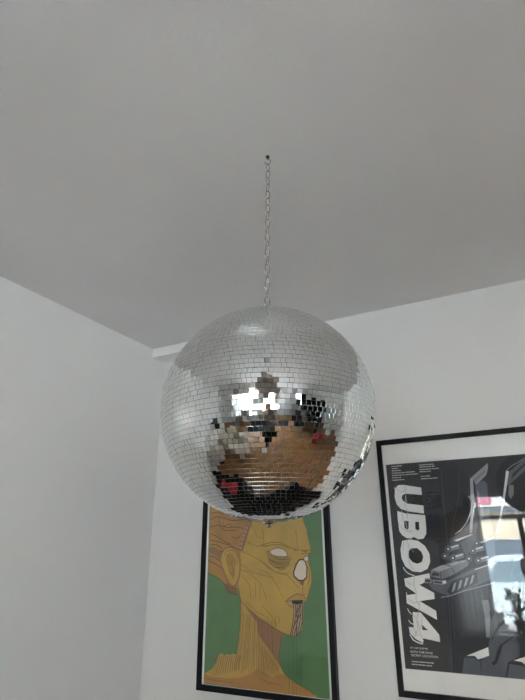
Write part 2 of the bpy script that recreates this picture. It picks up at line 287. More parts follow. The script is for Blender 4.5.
('l','rust',1.0,[(-1.135,1.2961),(-1.1366,1.2403),(-1.1397,1.1573),(-1.139,1.0803)]),
('l','dbrown',1.0,[(-1.1273,1.2952),(-1.129,1.2407),(-1.1314,1.1579),(-1.1292,1.0987)]),
('l','rust',1.0,[(-1.1211,1.2942),(-1.1228,1.241),(-1.1246,1.1583),(-1.1218,1.0857)]),
('l','rust',1.0,[(-1.115,1.2927),(-1.116,1.2414),(-1.117,1.1589),(-1.1128,1.0977)]),
('l','dbrown',1.0,[(-1.1081,1.2912),(-1.1091,1.2418),(-1.1095,1.1594),(-1.1039,1.1001)]),
('l','rust',1.0,[(-1.0989,1.2904),(-1.1,1.2422),(-1.0998,1.16),(-1.093,1.0835)]),
('l','rust',1.0,[(-1.0943,1.2893),(-1.0947,1.2425),(-1.0938,1.1604),(-1.0862,1.097)]),
('l','dbrown',1.0,[(-1.0859,1.2879),(-1.0864,1.243),(-1.0841,1.1611),(-1.0753,1.0917)]),
('l','rust',1.0,[(-1.0791,1.2864),(-1.0788,1.2434),(-1.0767,1.1616),(-1.0666,1.0862)]),
('l','rust',1.0,[(-1.0738,1.2854),(-1.0736,1.2436),(-1.0708,1.162),(-1.0592,1.0964)]),
('l','dbrown',1.0,[(-1.0663,1.2846),(-1.0661,1.244),(-1.0627,1.1625),(-1.0505,1.0971)]),
('l','rust',1.0,[(-1.0618,1.283),(-1.0616,1.2443),(-1.0568,1.1629),(-1.0432,1.1004)]),
('l','rust',1.0,[(-1.052,1.2816),(-1.0511,1.2448),(-1.0465,1.1636),(-1.0315,1.107)]),
('l','rust',1.2,[(-1.331,1.1353),(-1.3395,1.1017),(-1.3525,1.0563)]),
('l','dbrown',1.2,[(-1.3204,1.136),(-1.329,1.1025),(-1.3404,1.0591)]),
('l','rust',1.2,[(-1.31,1.1367),(-1.3186,1.1033),(-1.3285,1.0618)]),
('l','dbrown',1.2,[(-1.2995,1.1375),(-1.3082,1.1041),(-1.3166,1.0646)]),
('l','rust',1.2,[(-1.2891,1.1382),(-1.2978,1.1049),(-1.3047,1.0673)]),
('l','dbrown',1.2,[(-1.2787,1.1389),(-1.2874,1.1057),(-1.2928,1.07)]),
('l','rust',1.2,[(-1.2684,1.1396),(-1.2771,1.1064),(-1.281,1.0727)]),
('l','dbrown',1.2,[(-1.2581,1.1403),(-1.2669,1.1072),(-1.2693,1.0754)]),
('l','rust',1.2,[(-1.2478,1.1411),(-1.2566,1.108),(-1.2576,1.0781)]),
('l','dbrown',1.2,[(-1.2376,1.1418),(-1.2464,1.1087),(-1.2459,1.0808)]),
('l','rust',1.2,[(-1.2274,1.1425),(-1.2363,1.1095),(-1.2343,1.0835)]),
('l','dbrown',1.2,[(-1.2173,1.1432),(-1.2262,1.1103),(-1.2227,1.0861)]),
('l','rust',0.9,[(-1.1248,1.1993),(-1.1174,1.1415),(-1.1118,1.0791)]),
('l','rust',0.9,[(-1.118,1.1927),(-1.1107,1.1379),(-1.1051,1.0786)]),
('l','rust',0.9,[(-1.1112,1.1861),(-1.104,1.1344),(-1.0985,1.078)]),
('l','rust',0.9,[(-1.1045,1.1795),(-1.0974,1.1308),(-1.0919,1.0774)]),
('l','rust',0.9,[(-1.0978,1.1729),(-1.0907,1.1273),(-1.0853,1.0769)]),
('l','rust',0.9,[(-1.0911,1.1664),(-1.0841,1.1238),(-1.0787,1.0763)]),
('l','rust',0.9,[(-1.0845,1.1599),(-1.0775,1.1203),(-1.0722,1.0757)]),
('l','rust',0.9,[(-1.0779,1.1535),(-1.0709,1.1169),(-1.0656,1.0751)]),
('l','rust',0.9,[(-1.0713,1.147),(-1.0644,1.1134),(-1.0591,1.0746)]),
('l','rust',0.9,[(-1.0648,1.1406),(-1.0579,1.11),(-1.0526,1.074)]),
('l','rust',0.9,[(-1.0583,1.1343),(-1.0514,1.1065),(-1.0461,1.0735)]),
('l','rust',0.9,[(-1.0518,1.1279),(-1.0449,1.1031),(-1.0397,1.0729)]),
('l','rust',0.9,[(-1.0453,1.1216),(-1.0385,1.0997),(-1.0332,1.0723)]),
('l','rust',0.9,[(-1.0389,1.1154),(-1.0321,1.0963),(-1.0268,1.0718)]),
('l','rust',1.1,[(-1.2206,1.5076),(-1.1671,1.4749),(-1.1111,1.4626),(-1.0495,1.4506)]),
('l','rust',1.1,[(-1.2286,1.4842),(-1.1833,1.4748),(-1.1191,1.4304),(-1.0883,1.3682)]),
('l','rust',1.1,[(-1.2088,1.5579),(-1.1592,1.541),(-1.095,1.5081),(-1.0491,1.4761)]),
('l','rust',1.1,[(-1.2159,1.4613),(-1.1749,1.4229),(-1.1666,1.3659)]),
('l','rust',1.1,[(-1.1926,1.602),(-1.1348,1.581),(-1.0784,1.5872)]),
('l','rust',1.1,[(-1.1469,1.4299),(-1.1429,1.3666)]),
('l','rust',1.1,[(-1.1231,1.4239),(-1.1209,1.3672)]),
('l','rust',1.1,[(-1.1848,1.6851),(-1.1513,1.6563),(-1.1348,1.6217),(-1.1023,1.6143),(-1.1102,1.6554)]),
('l','rust',1.1,[(-1.1241,1.486),(-1.0768,1.4671),(-1.0387,1.4233),(-1.0094,1.3744)]),
('l','rust',1.1,[(-1.1073,1.646),(-1.0994,1.6051),(-1.1076,1.585)]),
('l','rust',1.1,[(-1.1089,1.3389),(-1.0634,1.2979),(-1.0415,1.2631)]),
('l','rust',1.1,[(-1.0452,1.2629),(-1.0485,1.2926),(-1.0333,1.3022),(-1.0262,1.2876),(-1.0339,1.2723)]),
('l','rust',1.1,[(-1.2142,1.3289),(-1.1977,1.286)]),
('l','rust',1.1,[(-1.1904,1.3486),(-1.135,1.3133),(-1.0738,1.2915)]),
('l','rust',1.1,[(-1.0226,1.4677),(-0.9848,1.4618),(-0.9342,1.4131)]),
('l','rust',1.1,[(-0.9413,1.6491),(-0.9356,1.5898)]),
('l','rust',1.1,[(-1.4009,1.0434),(-1.3358,1.0402),(-1.249,1.0391)]),
('l','rust',1.1,[(-1.1251,1.0668),(-1.0811,1.0538),(-1.0236,1.0534)]),
('l','rust',1.1,[(-1.03,1.0915),(-0.9878,1.0729),(-0.9885,1.0456)])]
ART_MACHINE = [
('p','white',0,[(-0.465,1.8168),(-0.4437,1.8155),(-0.3752,1.8008),(-0.3751,1.7712),(-0.4405,1.7801),(-0.4542,1.7752),(-0.4588,1.764),(-0.4553,1.7523),(-0.4379,1.7401),(-0.3747,1.7298),(-0.3762,1.6987),(-0.4413,1.71),(-0.4681,1.721),(-0.4827,1.7398),(-0.4879,1.7677),(-0.4841,1.7954),(-0.4752,1.8113)]),
('p','white',0,[(-0.4832,1.7125),(-0.4514,1.7023),(-0.3725,1.692),(-0.3742,1.6427),(-0.3764,1.6212),(-0.3892,1.6039),(-0.4109,1.6012),(-0.4278,1.611),(-0.4376,1.6047),(-0.4557,1.6063),(-0.4727,1.6183),(-0.4826,1.6339),(-0.4842,1.681)]),
('p','bg',0,[(-0.4593,1.6735),(-0.4411,1.6708),(-0.4441,1.6444),(-0.4494,1.6379),(-0.4601,1.6448)]),
('p','bg',0,[(-0.4148,1.6678),(-0.4004,1.6674),(-0.4015,1.639),(-0.4089,1.634),(-0.417,1.6416)]),
('p','white',0,[(-0.4752,1.5965),(-0.4426,1.6016),(-0.4117,1.5956),(-0.3874,1.5761),(-0.3735,1.5467),(-0.3746,1.5177),(-0.3881,1.4929),(-0.4158,1.4804),(-0.4472,1.4834),(-0.4721,1.5006),(-0.4847,1.5301),(-0.4856,1.5642)]),
('p','bg',0,[(-0.4544,1.5576),(-0.441,1.5681),(-0.4194,1.5688),(-0.4041,1.5552),(-0.3989,1.5363),(-0.4069,1.5176),(-0.4245,1.5109),(-0.4433,1.5175),(-0.4541,1.5322)]),
('p','white',0,[(-0.4823,1.4569),(-0.3831,1.4775),(-0.3823,1.4605),(-0.4128,1.4406),(-0.4264,1.4355),(-0.3739,1.4087),(-0.3745,1.3878),(-0.4311,1.3786),(-0.3748,1.3474),(-0.3746,1.3167),(-0.4822,1.3698),(-0.4813,1.3979),(-0.4411,1.4038),(-0.4808,1.4303)]),
('p','white',0,[(-0.4627,1.3399),(-0.4326,1.3391),(-0.3735,1.2676),(-0.3737,1.2441),(-0.4346,1.2528),(-0.4386,1.2376),(-0.4625,1.2493),(-0.4818,1.2673),(-0.4837,1.2883),(-0.4645,1.2874),(-0.4647,1.3222)]),
('p','bg',0,[(-0.4333,1.2985),(-0.4124,1.2805),(-0.4334,1.2805)]),
('l','white',2.6,[(-0.4822,1.2634),(-0.4715,1.245),(-0.4554,1.2377),(-0.4391,1.2338),(-0.4349,1.2472)]),
('l','white',2.2,[(-0.4813,1.4985),(-0.4771,1.4881),(-0.4658,1.4766),(-0.4382,1.4658)]),
('l','white',2.2,[(-0.4801,1.408),(-0.4755,1.39),(-0.4554,1.3746)]),
('l','white',2.2,[(-0.481,1.351),(-0.4769,1.3413),(-0.4679,1.3318)]),
('l','white',2.2,[(-0.4811,1.3117),(-0.4757,1.3022),(-0.4633,1.297)]),
('l','white',2.2,[(-0.4853,1.8072),(-0.475,1.7902),(-0.4568,1.7823)]),
('l','grey',1.3,[(-0.4417,1.8116),(-0.4411,1.7746),(-0.4484,1.7383),(-0.4394,1.7064),(-0.447,1.6798)]),
('l','grey',1.3,[(-0.4639,1.7163),(-0.4632,1.6803),(-0.4513,1.6622),(-0.4514,1.6402)]),
('l','grey',1.3,[(-0.474,1.7995),(-0.4563,1.7869),(-0.4315,1.7971)]),
('l','grey',1.3,[(-0.4814,1.663),(-0.4696,1.6428),(-0.4501,1.6314),(-0.4271,1.6331)]),
('l','grey',1.3,[(-0.4411,1.7746),(-0.4405,1.738)]),
('l','grey',1.3,[(-0.4686,1.5942),(-0.4769,1.5599)]),
('l','grey',1.3,[(-0.4546,1.5962),(-0.4487,1.5682),(-0.4561,1.5427),(-0.4554,1.5091),(-0.4419,1.4904)]),
('l','grey',1.3,[(-0.4422,1.566),(-0.4344,1.5553),(-0.4391,1.5533)]),
('l','grey',1.3,[(-0.4393,1.4678),(-0.4479,1.4391),(-0.4405,1.409),(-0.4453,1.3869),(-0.4351,1.3635)]),
('l','grey',1.3,[(-0.4736,1.4468),(-0.4572,1.4349)]),
('l','grey',1.3,[(-0.476,1.386),(-0.4559,1.3707),(-0.4377,1.3772)]),
('l','grey',1.3,[(-0.4322,1.3784),(-0.4386,1.3428),(-0.4505,1.315),(-0.4499,1.2843),(-0.4638,1.2568)]),
('l','grey',1.3,[(-0.4267,1.3354),(-0.4326,1.3043),(-0.4444,1.2769),(-0.4365,1.2546)]),
('l','grey',1.3,[(-0.4595,1.3302),(-0.4524,1.3169)]),
('l','grey',1.3,[(-0.4467,1.3113),(-0.4435,1.2846)]),
('l','grey',1.3,[(-0.4628,1.2836),(-0.4586,1.2647),(-0.4441,1.2617)]),
('l','g70',0.8,[(-0.2209,1.861),(-0.2271,1.7829),(-0.3109,1.5249),(-0.3431,1.164)]),
('l','g70',0.8,[(-0.2876,1.8659),(-0.3035,1.5249),(-0.3199,1.254)]),
('p','g70',0,[(-0.1664,1.8051),(-0.1712,1.6797),(-0.1796,1.5954),(-0.162,1.6023),(-0.1629,1.4817),(-0.1674,1.358),(-0.1379,1.5366),(-0.1283,1.5947),(-0.1323,1.6784),(-0.1228,1.8024),(-0.1332,1.8133)]),
('p','g110',0,[(-0.1823,1.8242),(-0.1079,1.8799),(-0.1086,1.8632),(-0.1194,1.8355),(-0.1597,1.8006),(-0.1664,1.8051),(-0.1677,1.8093),(-0.1239,1.841),(-0.1196,1.8589),(-0.1693,1.8182)]),
('p','g90',0,[(-0.1693,1.8182),(-0.1196,1.8589),(-0.1239,1.841),(-0.1677,1.8093)]),
('p','g150',0,[(-0.1818,1.8242),(-0.1712,1.8219),(-0.1789,1.7397),(-0.2045,1.6198),(-0.2151,1.62),(-0.1964,1.7054)]),
('p','g110',0,[(-0.163,1.7793),(-0.1573,1.7689),(-0.1579,1.7337),(-0.1661,1.7281)]),
('p','g110',0,[(-0.1587,1.7287),(-0.1499,1.7085),(-0.154,1.6792),(-0.1687,1.665)]),
('l','g190',1.8,[(-0.183,1.7449),(-0.1988,1.6955),(-0.2176,1.6615),(-0.2439,1.6328),(-0.2683,1.6176)]),
('p','g190',0,[(-0.2764,1.5954),(-0.2097,1.6175),(-0.2005,1.6149),(-0.2646,1.5913)]),
('p','g190',0,[(-0.1831,1.5883),(-0.1259,1.6088),(-0.1274,1.5998),(-0.1767,1.584)]),
('p','g70',0,[(-0.2531,1.5868),(-0.2082,1.6117),(-0.1894,1.6027),(-0.2184,1.5603),(-0.2383,1.5391)]),
('p','g70',0,[(-0.0376,1.8401),(0.0269,1.8876),(0.0339,1.888),(0.0266,1.8481),(-0.0463,1.7903),(-0.0551,1.7933)]),
('p','g50',0,[(-0.0273,1.8317),(0.0239,1.871),(0.0221,1.861),(-0.0327,1.8145)]),
('p','g190',0,[(-0.047,1.8458),(-0.0372,1.8426),(-0.0712,1.7346),(-0.0952,1.6676),(-0.1154,1.6109),(-0.1255,1.6111),(-0.0982,1.6773),(-0.0717,1.7593)]),
('l','g110',1.5,[(-0.047,1.8458),(-0.0216,1.8644),(-0.0013,1.873),(0.0271,1.8886)]),
('p','g90',0,[(-0.0463,1.7903),(-0.0299,1.7908),(-0.0348,1.7574),(-0.0483,1.7385),(-0.0549,1.7535)]),
('p','g70',0,[(-0.3895,1.4369),(-0.3184,1.4521),(-0.2161,1.4972),(-0.1409,1.5182),(-0.1499,1.4639),(-0.321,1.398),(-0.3769,1.4185)]),
('p','g90',0,[(-0.3754,1.4889),(-0.3308,1.5059),(-0.287,1.5202),(-0.2452,1.525),(-0.2317,1.5134),(-0.2388,1.504),(-0.2884,1.4757),(-0.3374,1.4564),(-0.3806,1.4676)]),
('p','g150',0,[(-0.3728,1.4899),(-0.3306,1.5073),(-0.2997,1.499),(-0.3436,1.4836)]),
('p','g150',0,[(-0.3032,1.5093),(-0.2748,1.5203),(-0.2651,1.5142),(-0.2942,1.5037)]),
('p','g150',0,[(-0.2676,1.5198),(-0.2451,1.5255),(-0.2371,1.5217),(-0.2612,1.5142)]),
('p','g50',0,[(-0.3747,1.4747),(-0.3638,1.4819),(-0.3469,1.4774),(-0.3457,1.468),(-0.3754,1.469)]),
('l','g50',1.6,[(-0.3412,1.4836),(-0.3413,1.4564)]),
('l','g50',1.6,[(-0.2976,1.4966),(-0.2884,1.4757)]),
('p','g50',0,[(-0.3256,1.4174),(-0.3017,1.4501),(-0.2112,1.4835),(-0.2099,1.4471),(-0.3157,1.4017)]),
('p','g150',0,[(-0.2963,1.4442),(-0.2872,1.4471),(-0.2977,1.4204),(-0.3096,1.411)]),
('p','g150',0,[(-0.2734,1.4533),(-0.2644,1.4562),(-0.275,1.4295),(-0.2868,1.4202)]),
('p','g150',0,[(-0.2507,1.4624),(-0.2417,1.4653),(-0.2523,1.4386),(-0.2641,1.4293)]),
('p','g150',0,[(-0.2281,1.4714),(-0.2192,1.4742),(-0.2298,1.4477),(-0.2415,1.4384)]),
('l','g190',2.0,[(-0.2146,1.4917),(-0.1778,1.5034),(-0.1414,1.5155)]),
('l','g150',1.6,[(-0.3507,1.3939),(-0.3184,1.3994),(-0.2609,1.419),(-0.1525,1.4482)]),
('p','g110',0,[(-0.4017,1.4602),(-0.3778,1.4582),(-0.3779,1.4418),(-0.4039,1.4422)]),
('p','g50',0,[(-0.4023,1.4554),(-0.3823,1.4548),(-0.3824,1.4454),(-0.4035,1.446)]),
('p','g110',0,[(-0.3747,1.4549),(-0.3379,1.4527),(-0.3238,1.4557),(-0.3221,1.4428),(-0.3376,1.437),(-0.3731,1.4409)]),
('p','g50',0,[(-0.3703,1.4503),(-0.341,1.448),(-0.3404,1.4415),(-0.3687,1.4438)]),
('p','g190',0,[(-0.3372,1.4509),(-0.3242,1.4529),(-0.3246,1.4427),(-0.3366,1.4407)]),
('p','g90',0,[(-0.2951,1.5748),(-0.2606,1.5821),(-0.259,1.5658),(-0.2978,1.5555)]),
('p','g190',0,[(-0.2905,1.5718),(-0.2609,1.5802),(-0.2606,1.5754),(-0.2902,1.567)]),
('p','g90',0,[(-0.2824,1.5425),(-0.2482,1.55),(-0.2468,1.5339),(-0.2851,1.5235)]),
('p','g190',0,[(-0.2779,1.5397),(-0.2485,1.5481),(-0.2482,1.5434),(-0.2776,1.5349)]),
('p','g90',0,[(-0.2062,1.5682),(-0.1729,1.5754),(-0.1717,1.5595),(-0.2091,1.5494)]),
('p','g190',0,[(-0.2019,1.5653),(-0.1732,1.5736),(-0.173,1.5689),(-0.2017,1.5606)]),
('p','g90',0,[(-0.1926,1.5339),(-0.1597,1.5413),(-0.1585,1.5256),(-0.1955,1.5153)]),
('p','g190',0,[(-0.1883,1.5311),(-0.16,1.5394),(-0.1598,1.5348),(-0.1881,1.5265)]),
('p','g90',0,[(-0.2882,1.5641),(-0.2906,1.5581),(-0.2958,1.5537),(-0.3022,1.5522),(-0.3081,1.5538),(-0.3121,1.5582),(-0.3129,1.5643),(-0.3105,1.5703),(-0.3053,1.5747),(-0.2989,1.5762),(-0.2929,1.5746),(-0.289,1.5701)]),
('p','bg',0,[(-0.2906,1.5641),(-0.2926,1.5593),(-0.2967,1.5558),(-0.3018,1.5546),(-0.3066,1.5559),(-0.3098,1.5594),(-0.3104,1.5643),(-0.3084,1.5691),(-0.3043,1.5726),(-0.2992,1.5738),(-0.2944,1.5725),(-0.2913,1.5689)]),
('p','g190',0,[(-0.2961,1.5641),(-0.297,1.562),(-0.2988,1.5604),(-0.3011,1.5598),(-0.3033,1.5604),(-0.3047,1.562),(-0.305,1.5642),(-0.3041,1.5664),(-0.3022,1.568),(-0.2999,1.5685),(-0.2978,1.5679),(-0.2964,1.5663)]),
('p','g90',0,[(-0.304,1.5392),(-0.3064,1.5333),(-0.3116,1.5289),(-0.3179,1.5273),(-0.3239,1.5289),(-0.3279,1.5333),(-0.3288,1.5393),(-0.3263,1.5453),(-0.3211,1.5497),(-0.3147,1.5513),(-0.3087,1.5496),(-0.3048,1.5452)]),
('p','bg',0,[(-0.3064,1.5392),(-0.3084,1.5345),(-0.3125,1.531),(-0.3176,1.5297),(-0.3224,1.531),(-0.3256,1.5345),(-0.3263,1.5393),(-0.3243,1.5441),(-0.3202,1.5476),(-0.315,1.5489),(-0.3102,1.5475),(-0.3071,1.544)]),
('p','g190',0,[(-0.3119,1.5393),(-0.3128,1.5371),(-0.3146,1.5355),(-0.3169,1.535),(-0.3191,1.5355),(-0.3205,1.5371),(-0.3208,1.5393),(-0.3199,1.5414),(-0.318,1.543),(-0.3157,1.5436),(-0.3136,1.543),(-0.3122,1.5414)]),
('p','g90',0,[(-0.2756,1.5321),(-0.278,1.5262),(-0.2831,1.5218),(-0.2894,1.5202),(-0.2953,1.5218),(-0.2992,1.5261),(-0.3,1.5321),(-0.2976,1.538),(-0.2924,1.5424),(-0.2861,1.544),(-0.2802,1.5424),(-0.2763,1.538)]),
('p','bg',0,[(-0.278,1.5321),(-0.28,1.5273),(-0.284,1.5239),(-0.2891,1.5226),(-0.2938,1.5239),(-0.2969,1.5273),(-0.2976,1.5321),(-0.2956,1.5368),(-0.2915,1.5403),(-0.2864,1.5416),(-0.2817,1.5403),(-0.2786,1.5368)]),
('p','g190',0,[(-0.2834,1.5321),(-0.2842,1.5299),(-0.2861,1.5284),(-0.2884,1.5278),(-0.2905,1.5284),(-0.2919,1.5299),(-0.2922,1.5321),(-0.2913,1.5342),(-0.2894,1.5358),(-0.2872,1.5364),(-0.285,1.5358),(-0.2836,1.5342)]),
('p','g90',0,[(-0.2183,1.5297),(-0.2207,1.5239),(-0.2257,1.5196),(-0.2319,1.518),(-0.2376,1.5195),(-0.2414,1.5238),(-0.2421,1.5297),(-0.2396,1.5356),(-0.2346,1.5399),(-0.2284,1.5414),(-0.2227,1.5399),(-0.2189,1.5355)]),
('p','bg',0,[(-0.2206,1.5297),(-0.2226,1.525),(-0.2266,1.5216),(-0.2316,1.5203),(-0.2361,1.5216),(-0.2391,1.525),(-0.2397,1.5297),(-0.2377,1.5344),(-0.2337,1.5378),(-0.2287,1.5391),(-0.2242,1.5378),(-0.2212,1.5344)]),
('p','g190',0,[(-0.2259,1.5297),(-0.2267,1.5276),(-0.2285,1.5261),(-0.2308,1.5255),(-0.2328,1.526),(-0.2342,1.5276),(-0.2344,1.5297),(-0.2336,1.5318),(-0.2317,1.5334),(-0.2295,1.5339),(-0.2274,1.5334),(-0.2261,1.5318)]),
('p','g90',0,[(-0.1997,1.5578),(-0.2022,1.5519),(-0.2072,1.5476),(-0.2134,1.5461),(-0.2191,1.5477),(-0.2228,1.552),(-0.2235,1.5579),(-0.221,1.5638),(-0.216,1.5681),(-0.2098,1.5697),(-0.2041,1.568),(-0.2004,1.5637)]),
('p','bg',0,[(-0.2021,1.5578),(-0.2041,1.5531),(-0.2081,1.5497),(-0.213,1.5484),(-0.2176,1.5497),(-0.2205,1.5532),(-0.2211,1.5579),(-0.2191,1.5626),(-0.2151,1.5661),(-0.2101,1.5673),(-0.2056,1.566),(-0.2026,1.5625)]),
('p','g190',0,[(-0.2073,1.5578),(-0.2082,1.5557),(-0.21,1.5542),(-0.2122,1.5536),(-0.2143,1.5542),(-0.2156,1.5557),(-0.2159,1.5579),(-0.215,1.56),(-0.2132,1.5615),(-0.2109,1.5621),(-0.2089,1.5615),(-0.2075,1.5599)]),
('p','g90',0,[(-0.1862,1.5237),(-0.1887,1.5179),(-0.1937,1.5136),(-0.1998,1.5121),(-0.2054,1.5136),(-0.2091,1.5178),(-0.2097,1.5236),(-0.2073,1.5295),(-0.2023,1.5338),(-0.1961,1.5353),(-0.1905,1.5337),(-0.1869,1.5295)]),
('p','bg',0,[(-0.1886,1.5237),(-0.1906,1.519),(-0.1945,1.5157),(-0.1994,1.5144),(-0.2039,1.5156),(-0.2068,1.519),(-0.2074,1.5236),(-0.2054,1.5283),(-0.2014,1.5317),(-0.1965,1.533),(-0.192,1.5317),(-0.1891,1.5283)]),
('p','g190',0,[(-0.1937,1.5237),(-0.1946,1.5216),(-0.1964,1.52),(-0.1986,1.5195),(-0.2006,1.52),(-0.2019,1.5216),(-0.2022,1.5237),(-0.2013,1.5257),(-0.1995,1.5273),(-0.1973,1.5278),(-0.1953,1.5273),(-0.194,1.5258)]),
('p','g90',0,[(-0.1824,1.5836),(-0.1849,1.5777),(-0.19,1.5734),(-0.1961,1.5719),(-0.2018,1.5735),(-0.2055,1.5779),(-0.2062,1.5839),(-0.2037,1.5898),(-0.1986,1.5941),(-0.1924,1.5956),(-0.1868,1.5939),(-0.1831,1.5895)]),
('p','bg',0,[(-0.1848,1.5836),(-0.1868,1.5789),(-0.1908,1.5755),(-0.1957,1.5743),(-0.2003,1.5756),(-0.2032,1.5791),(-0.2038,1.5838),(-0.2018,1.5886),(-0.1978,1.592),(-0.1928,1.5932),(-0.1883,1.5919),(-0.1853,1.5884)]),
('p','g190',0,[(-0.19,1.5837),(-0.1909,1.5815),(-0.1927,1.58),(-0.1949,1.5795),(-0.197,1.5801),(-0.1983,1.5816),(-0.1986,1.5838),(-0.1977,1.5859),(-0.1958,1.5874),(-0.1936,1.588),(-0.1916,1.5874),(-0.1902,1.5858)]),
('p','g70',0,[(-0.0697,1.5339),(-0.0386,1.5385),(-0.0244,1.5339),(-0.0286,1.5109),(-0.061,1.4765),(-0.1036,1.4486),(-0.0918,1.4837),(-0.0807,1.5145)]),
('p','g70',0,[(-0.0992,1.4412),(-0.0738,1.4574),(-0.0804,1.4348),(-0.1114,1.4147)]),
('p','g90',0,[(-0.117,1.4041),(-0.0817,1.4236),(-0.0947,1.3607),(-0.1165,1.3526),(-0.1265,1.3595)]),
('p','g90',0,[(-0.2075,1.3893),(-0.1846,1.39),(-0.1818,1.3467),(-0.1934,1.2677),(-0.2109,1.2688),(-0.2051,1.3328)]),
('p','g110',0,[(-0.2058,1.3285),(-0.1884,1.3335),(-0.1945,1.2739),(-0.2094,1.2697)]),
('p','g70',0,[(-0.1486,1.3911),(-0.1175,1.392),(-0.0868,1.393),(-0.0914,1.3672),(-0.1272,1.3362),(-0.1623,1.3092),(-0.1922,1.2615),(-0.2009,1.2569),(-0.187,1.3421),(-0.1708,1.3643)]),
('p','g70',0,[(-0.3097,1.1502),(-0.2952,1.2028),(-0.2548,1.2016),(-0.2123,1.2189),(-0.204,1.2567),(-0.1644,1.2965),(-0.1367,1.3315),(-0.109,1.3412),(-0.102,1.308),(-0.1051,1.2667),(-0.1118,1.2178),(-0.1516,1.1949),(-0.1658,1.1493)]),
('p','bg',0,[(-0.1874,1.3507),(-0.1627,1.3863),(-0.1508,1.391),(-0.1419,1.3913),(-0.1744,1.3427),(-0.184,1.3251)]),
('p','bg',0,[(-0.1667,1.309),(-0.1609,1.3177),(-0.1405,1.3292),(-0.141,1.3187),(-0.1791,1.2873),(-0.1899,1.2617),(-0.1937,1.2656)]),
('p','bg',0,[(-0.1228,1.3363),(-0.0929,1.3587),(-0.0792,1.3635),(-0.0952,1.3459),(-0.1213,1.3322)]),
('p','bg',0,[(-0.113,1.2818),(-0.1598,1.247),(-0.1727,1.2216),(-0.1871,1.1922),(-0.2007,1.1831),(-0.2058,1.1917),(-0.1936,1.1998),(-0.1822,1.2292),(-0.1678,1.2506),(-0.1199,1.279),(-0.1136,1.2909),(-0.0921,1.292),(-0.0881,1.2677),(-0.1109,1.2582)]),
('p','white',0,[(-0.2878,1.2063),(-0.209,1.2389),(-0.2106,1.2129),(-0.2489,1.1971),(-0.2583,1.2083)]),
('l','bg',3,[(-0.2929,1.203),(-0.261,1.2052),(-0.2491,1.1958),(-0.2304,1.2021)]),
('p','g70',0,[(-0.1637,1.1495),(-0.15,1.1918),(-0.1003,1.1892),(-0.0696,1.1892),(-0.0771,1.1491)]),
('p','white',0,[(-0.1377,1.2019),(-0.0953,1.2169),(-0.0651,1.2131),(-0.0696,1.1892),(-0.0994,1.194),(-0.1087,1.2001)]),
('l','bg',4,[(-0.1658,1.1493),(-0.1505,1.1942),(-0.1379,1.2007),(-0.1091,1.1981),(-0.0986,1.187)]),
('l','g50',1.5,[(-0.242,1.1984),(-0.2431,1.1637)]),
('l','g50',1.5,[(-0.1223,1.2657),(-0.1116,1.2541),(-0.116,1.2175)]),
('p','g70',0,[(-0.0201,1.5931),(0.0997,1.6592),(0.0836,1.3982),(-0.007,1.1276),(-0.0813,1.1265),(-0.047,1.3942)]),
('p','g110',0,[(0.0694,1.8399),(0.1278,1.8653),(0.0991,1.625),(0.0417,1.5922)]),
('p','g70',0,[(0.0271,1.8886),(0.1297,1.8913),(0.1135,1.7284),(0.0026,1.6622)])]
SMALL_PRINT = [[(-0.4871,1.8936),(-0.4416,1.8911)],[(-0.4876,1.8839),(-0.4594,1.8828)],[(-0.4875,1.8748),(-0.4484,1.8729)],[(-0.4878,1.8671),(-0.3926,1.8614)],[(-0.4878,1.858),(-0.3797,1.8516)],[(-0.4885,1.8461),(-0.4515,1.8446)],[(-0.4886,1.8362),(-0.4383,1.8339)],[(-0.3713,1.8905),(-0.3113,1.8887)],[(-0.3714,1.882),(-0.3102,1.8802)],[(-0.3716,1.8726),(-0.292,1.8696)],[(-0.3719,1.8623),(-0.3276,1.8619)],[(-0.3701,1.843),(-0.3332,1.8429)],[(-0.3711,1.8343),(-0.3051,1.8323)],[(-0.4843,1.1713),(-0.4051,1.1754)],[(-0.4845,1.1621),(-0.4125,1.1658)]]
BIG_PRINT = [[(-0.4844, 1.2186), (-0.4201, 1.219)], [(-0.4847, 1.2047), (-0.4042, 1.2083)], [(-0.4838, 1.1936), (-0.3869, 1.1967)]]
# ------------------------------------------------------------------ the room (floor at z = 0)
H = 2.65; EYE = 1.55; YB = 2.212; XR = 4.2; YR = -3.0; WZ0, WZ1 = 0.62, 2.29
LX0, LX1 = -2.079, -1.765             # the left wall runs slightly out of square
# window wall: two tall openings
W1, W2 = (-1.00, 0.78), (1.02, 2.38); RW = (-2.80, -1.45)
struct('floor', boxes((-2.3, XR + .25, YR - .3, YB + .2, -0.15, 0)), M['floor'])
struct('ceiling', boxes((-2.3, XR + .25, YR - .3, YB + .2, H, H + .15)), M['ceiling'])
struct('wall_back', boxes((-2.0, XR + .2, YB, YB + .2, 0, H)), M['wall_dimmed'])
struct('wall_right', boxes((XR, XR + .2, YR, RW[0], 0, H), (XR, XR + .2, RW[1], YB, 0, H), (XR, XR + .2, RW[0], RW[1], 0, .75), (XR, XR + .2, RW[0], RW[1], WZ1, H)), M['wall'])
bm = bmesh.new()
def prism(bm, pts, z0, z1):
    a = [bm.verts.new((*p, z0)) for p in pts]; b = [bm.verts.new((*p, z1)) for p in pts]; n = len(pts)
    bm.faces.new(a[::-1]); bm.faces.new(b)
    for i in range(n): bm.faces.new((a[i], a[(i + 1) % n], b[(i + 1) % n], b[i]))
prism(bm, [(LX0, YR), (LX1, YB), (LX1 - .2, YB), (LX0 - .2, YR)], 0, H)
struct('wall_left', bm, M['wall'])
WINS = (W1, W2); xs = [LX0 - .2] + [v for w_ in WINS for v in w_] + [XR + .2]
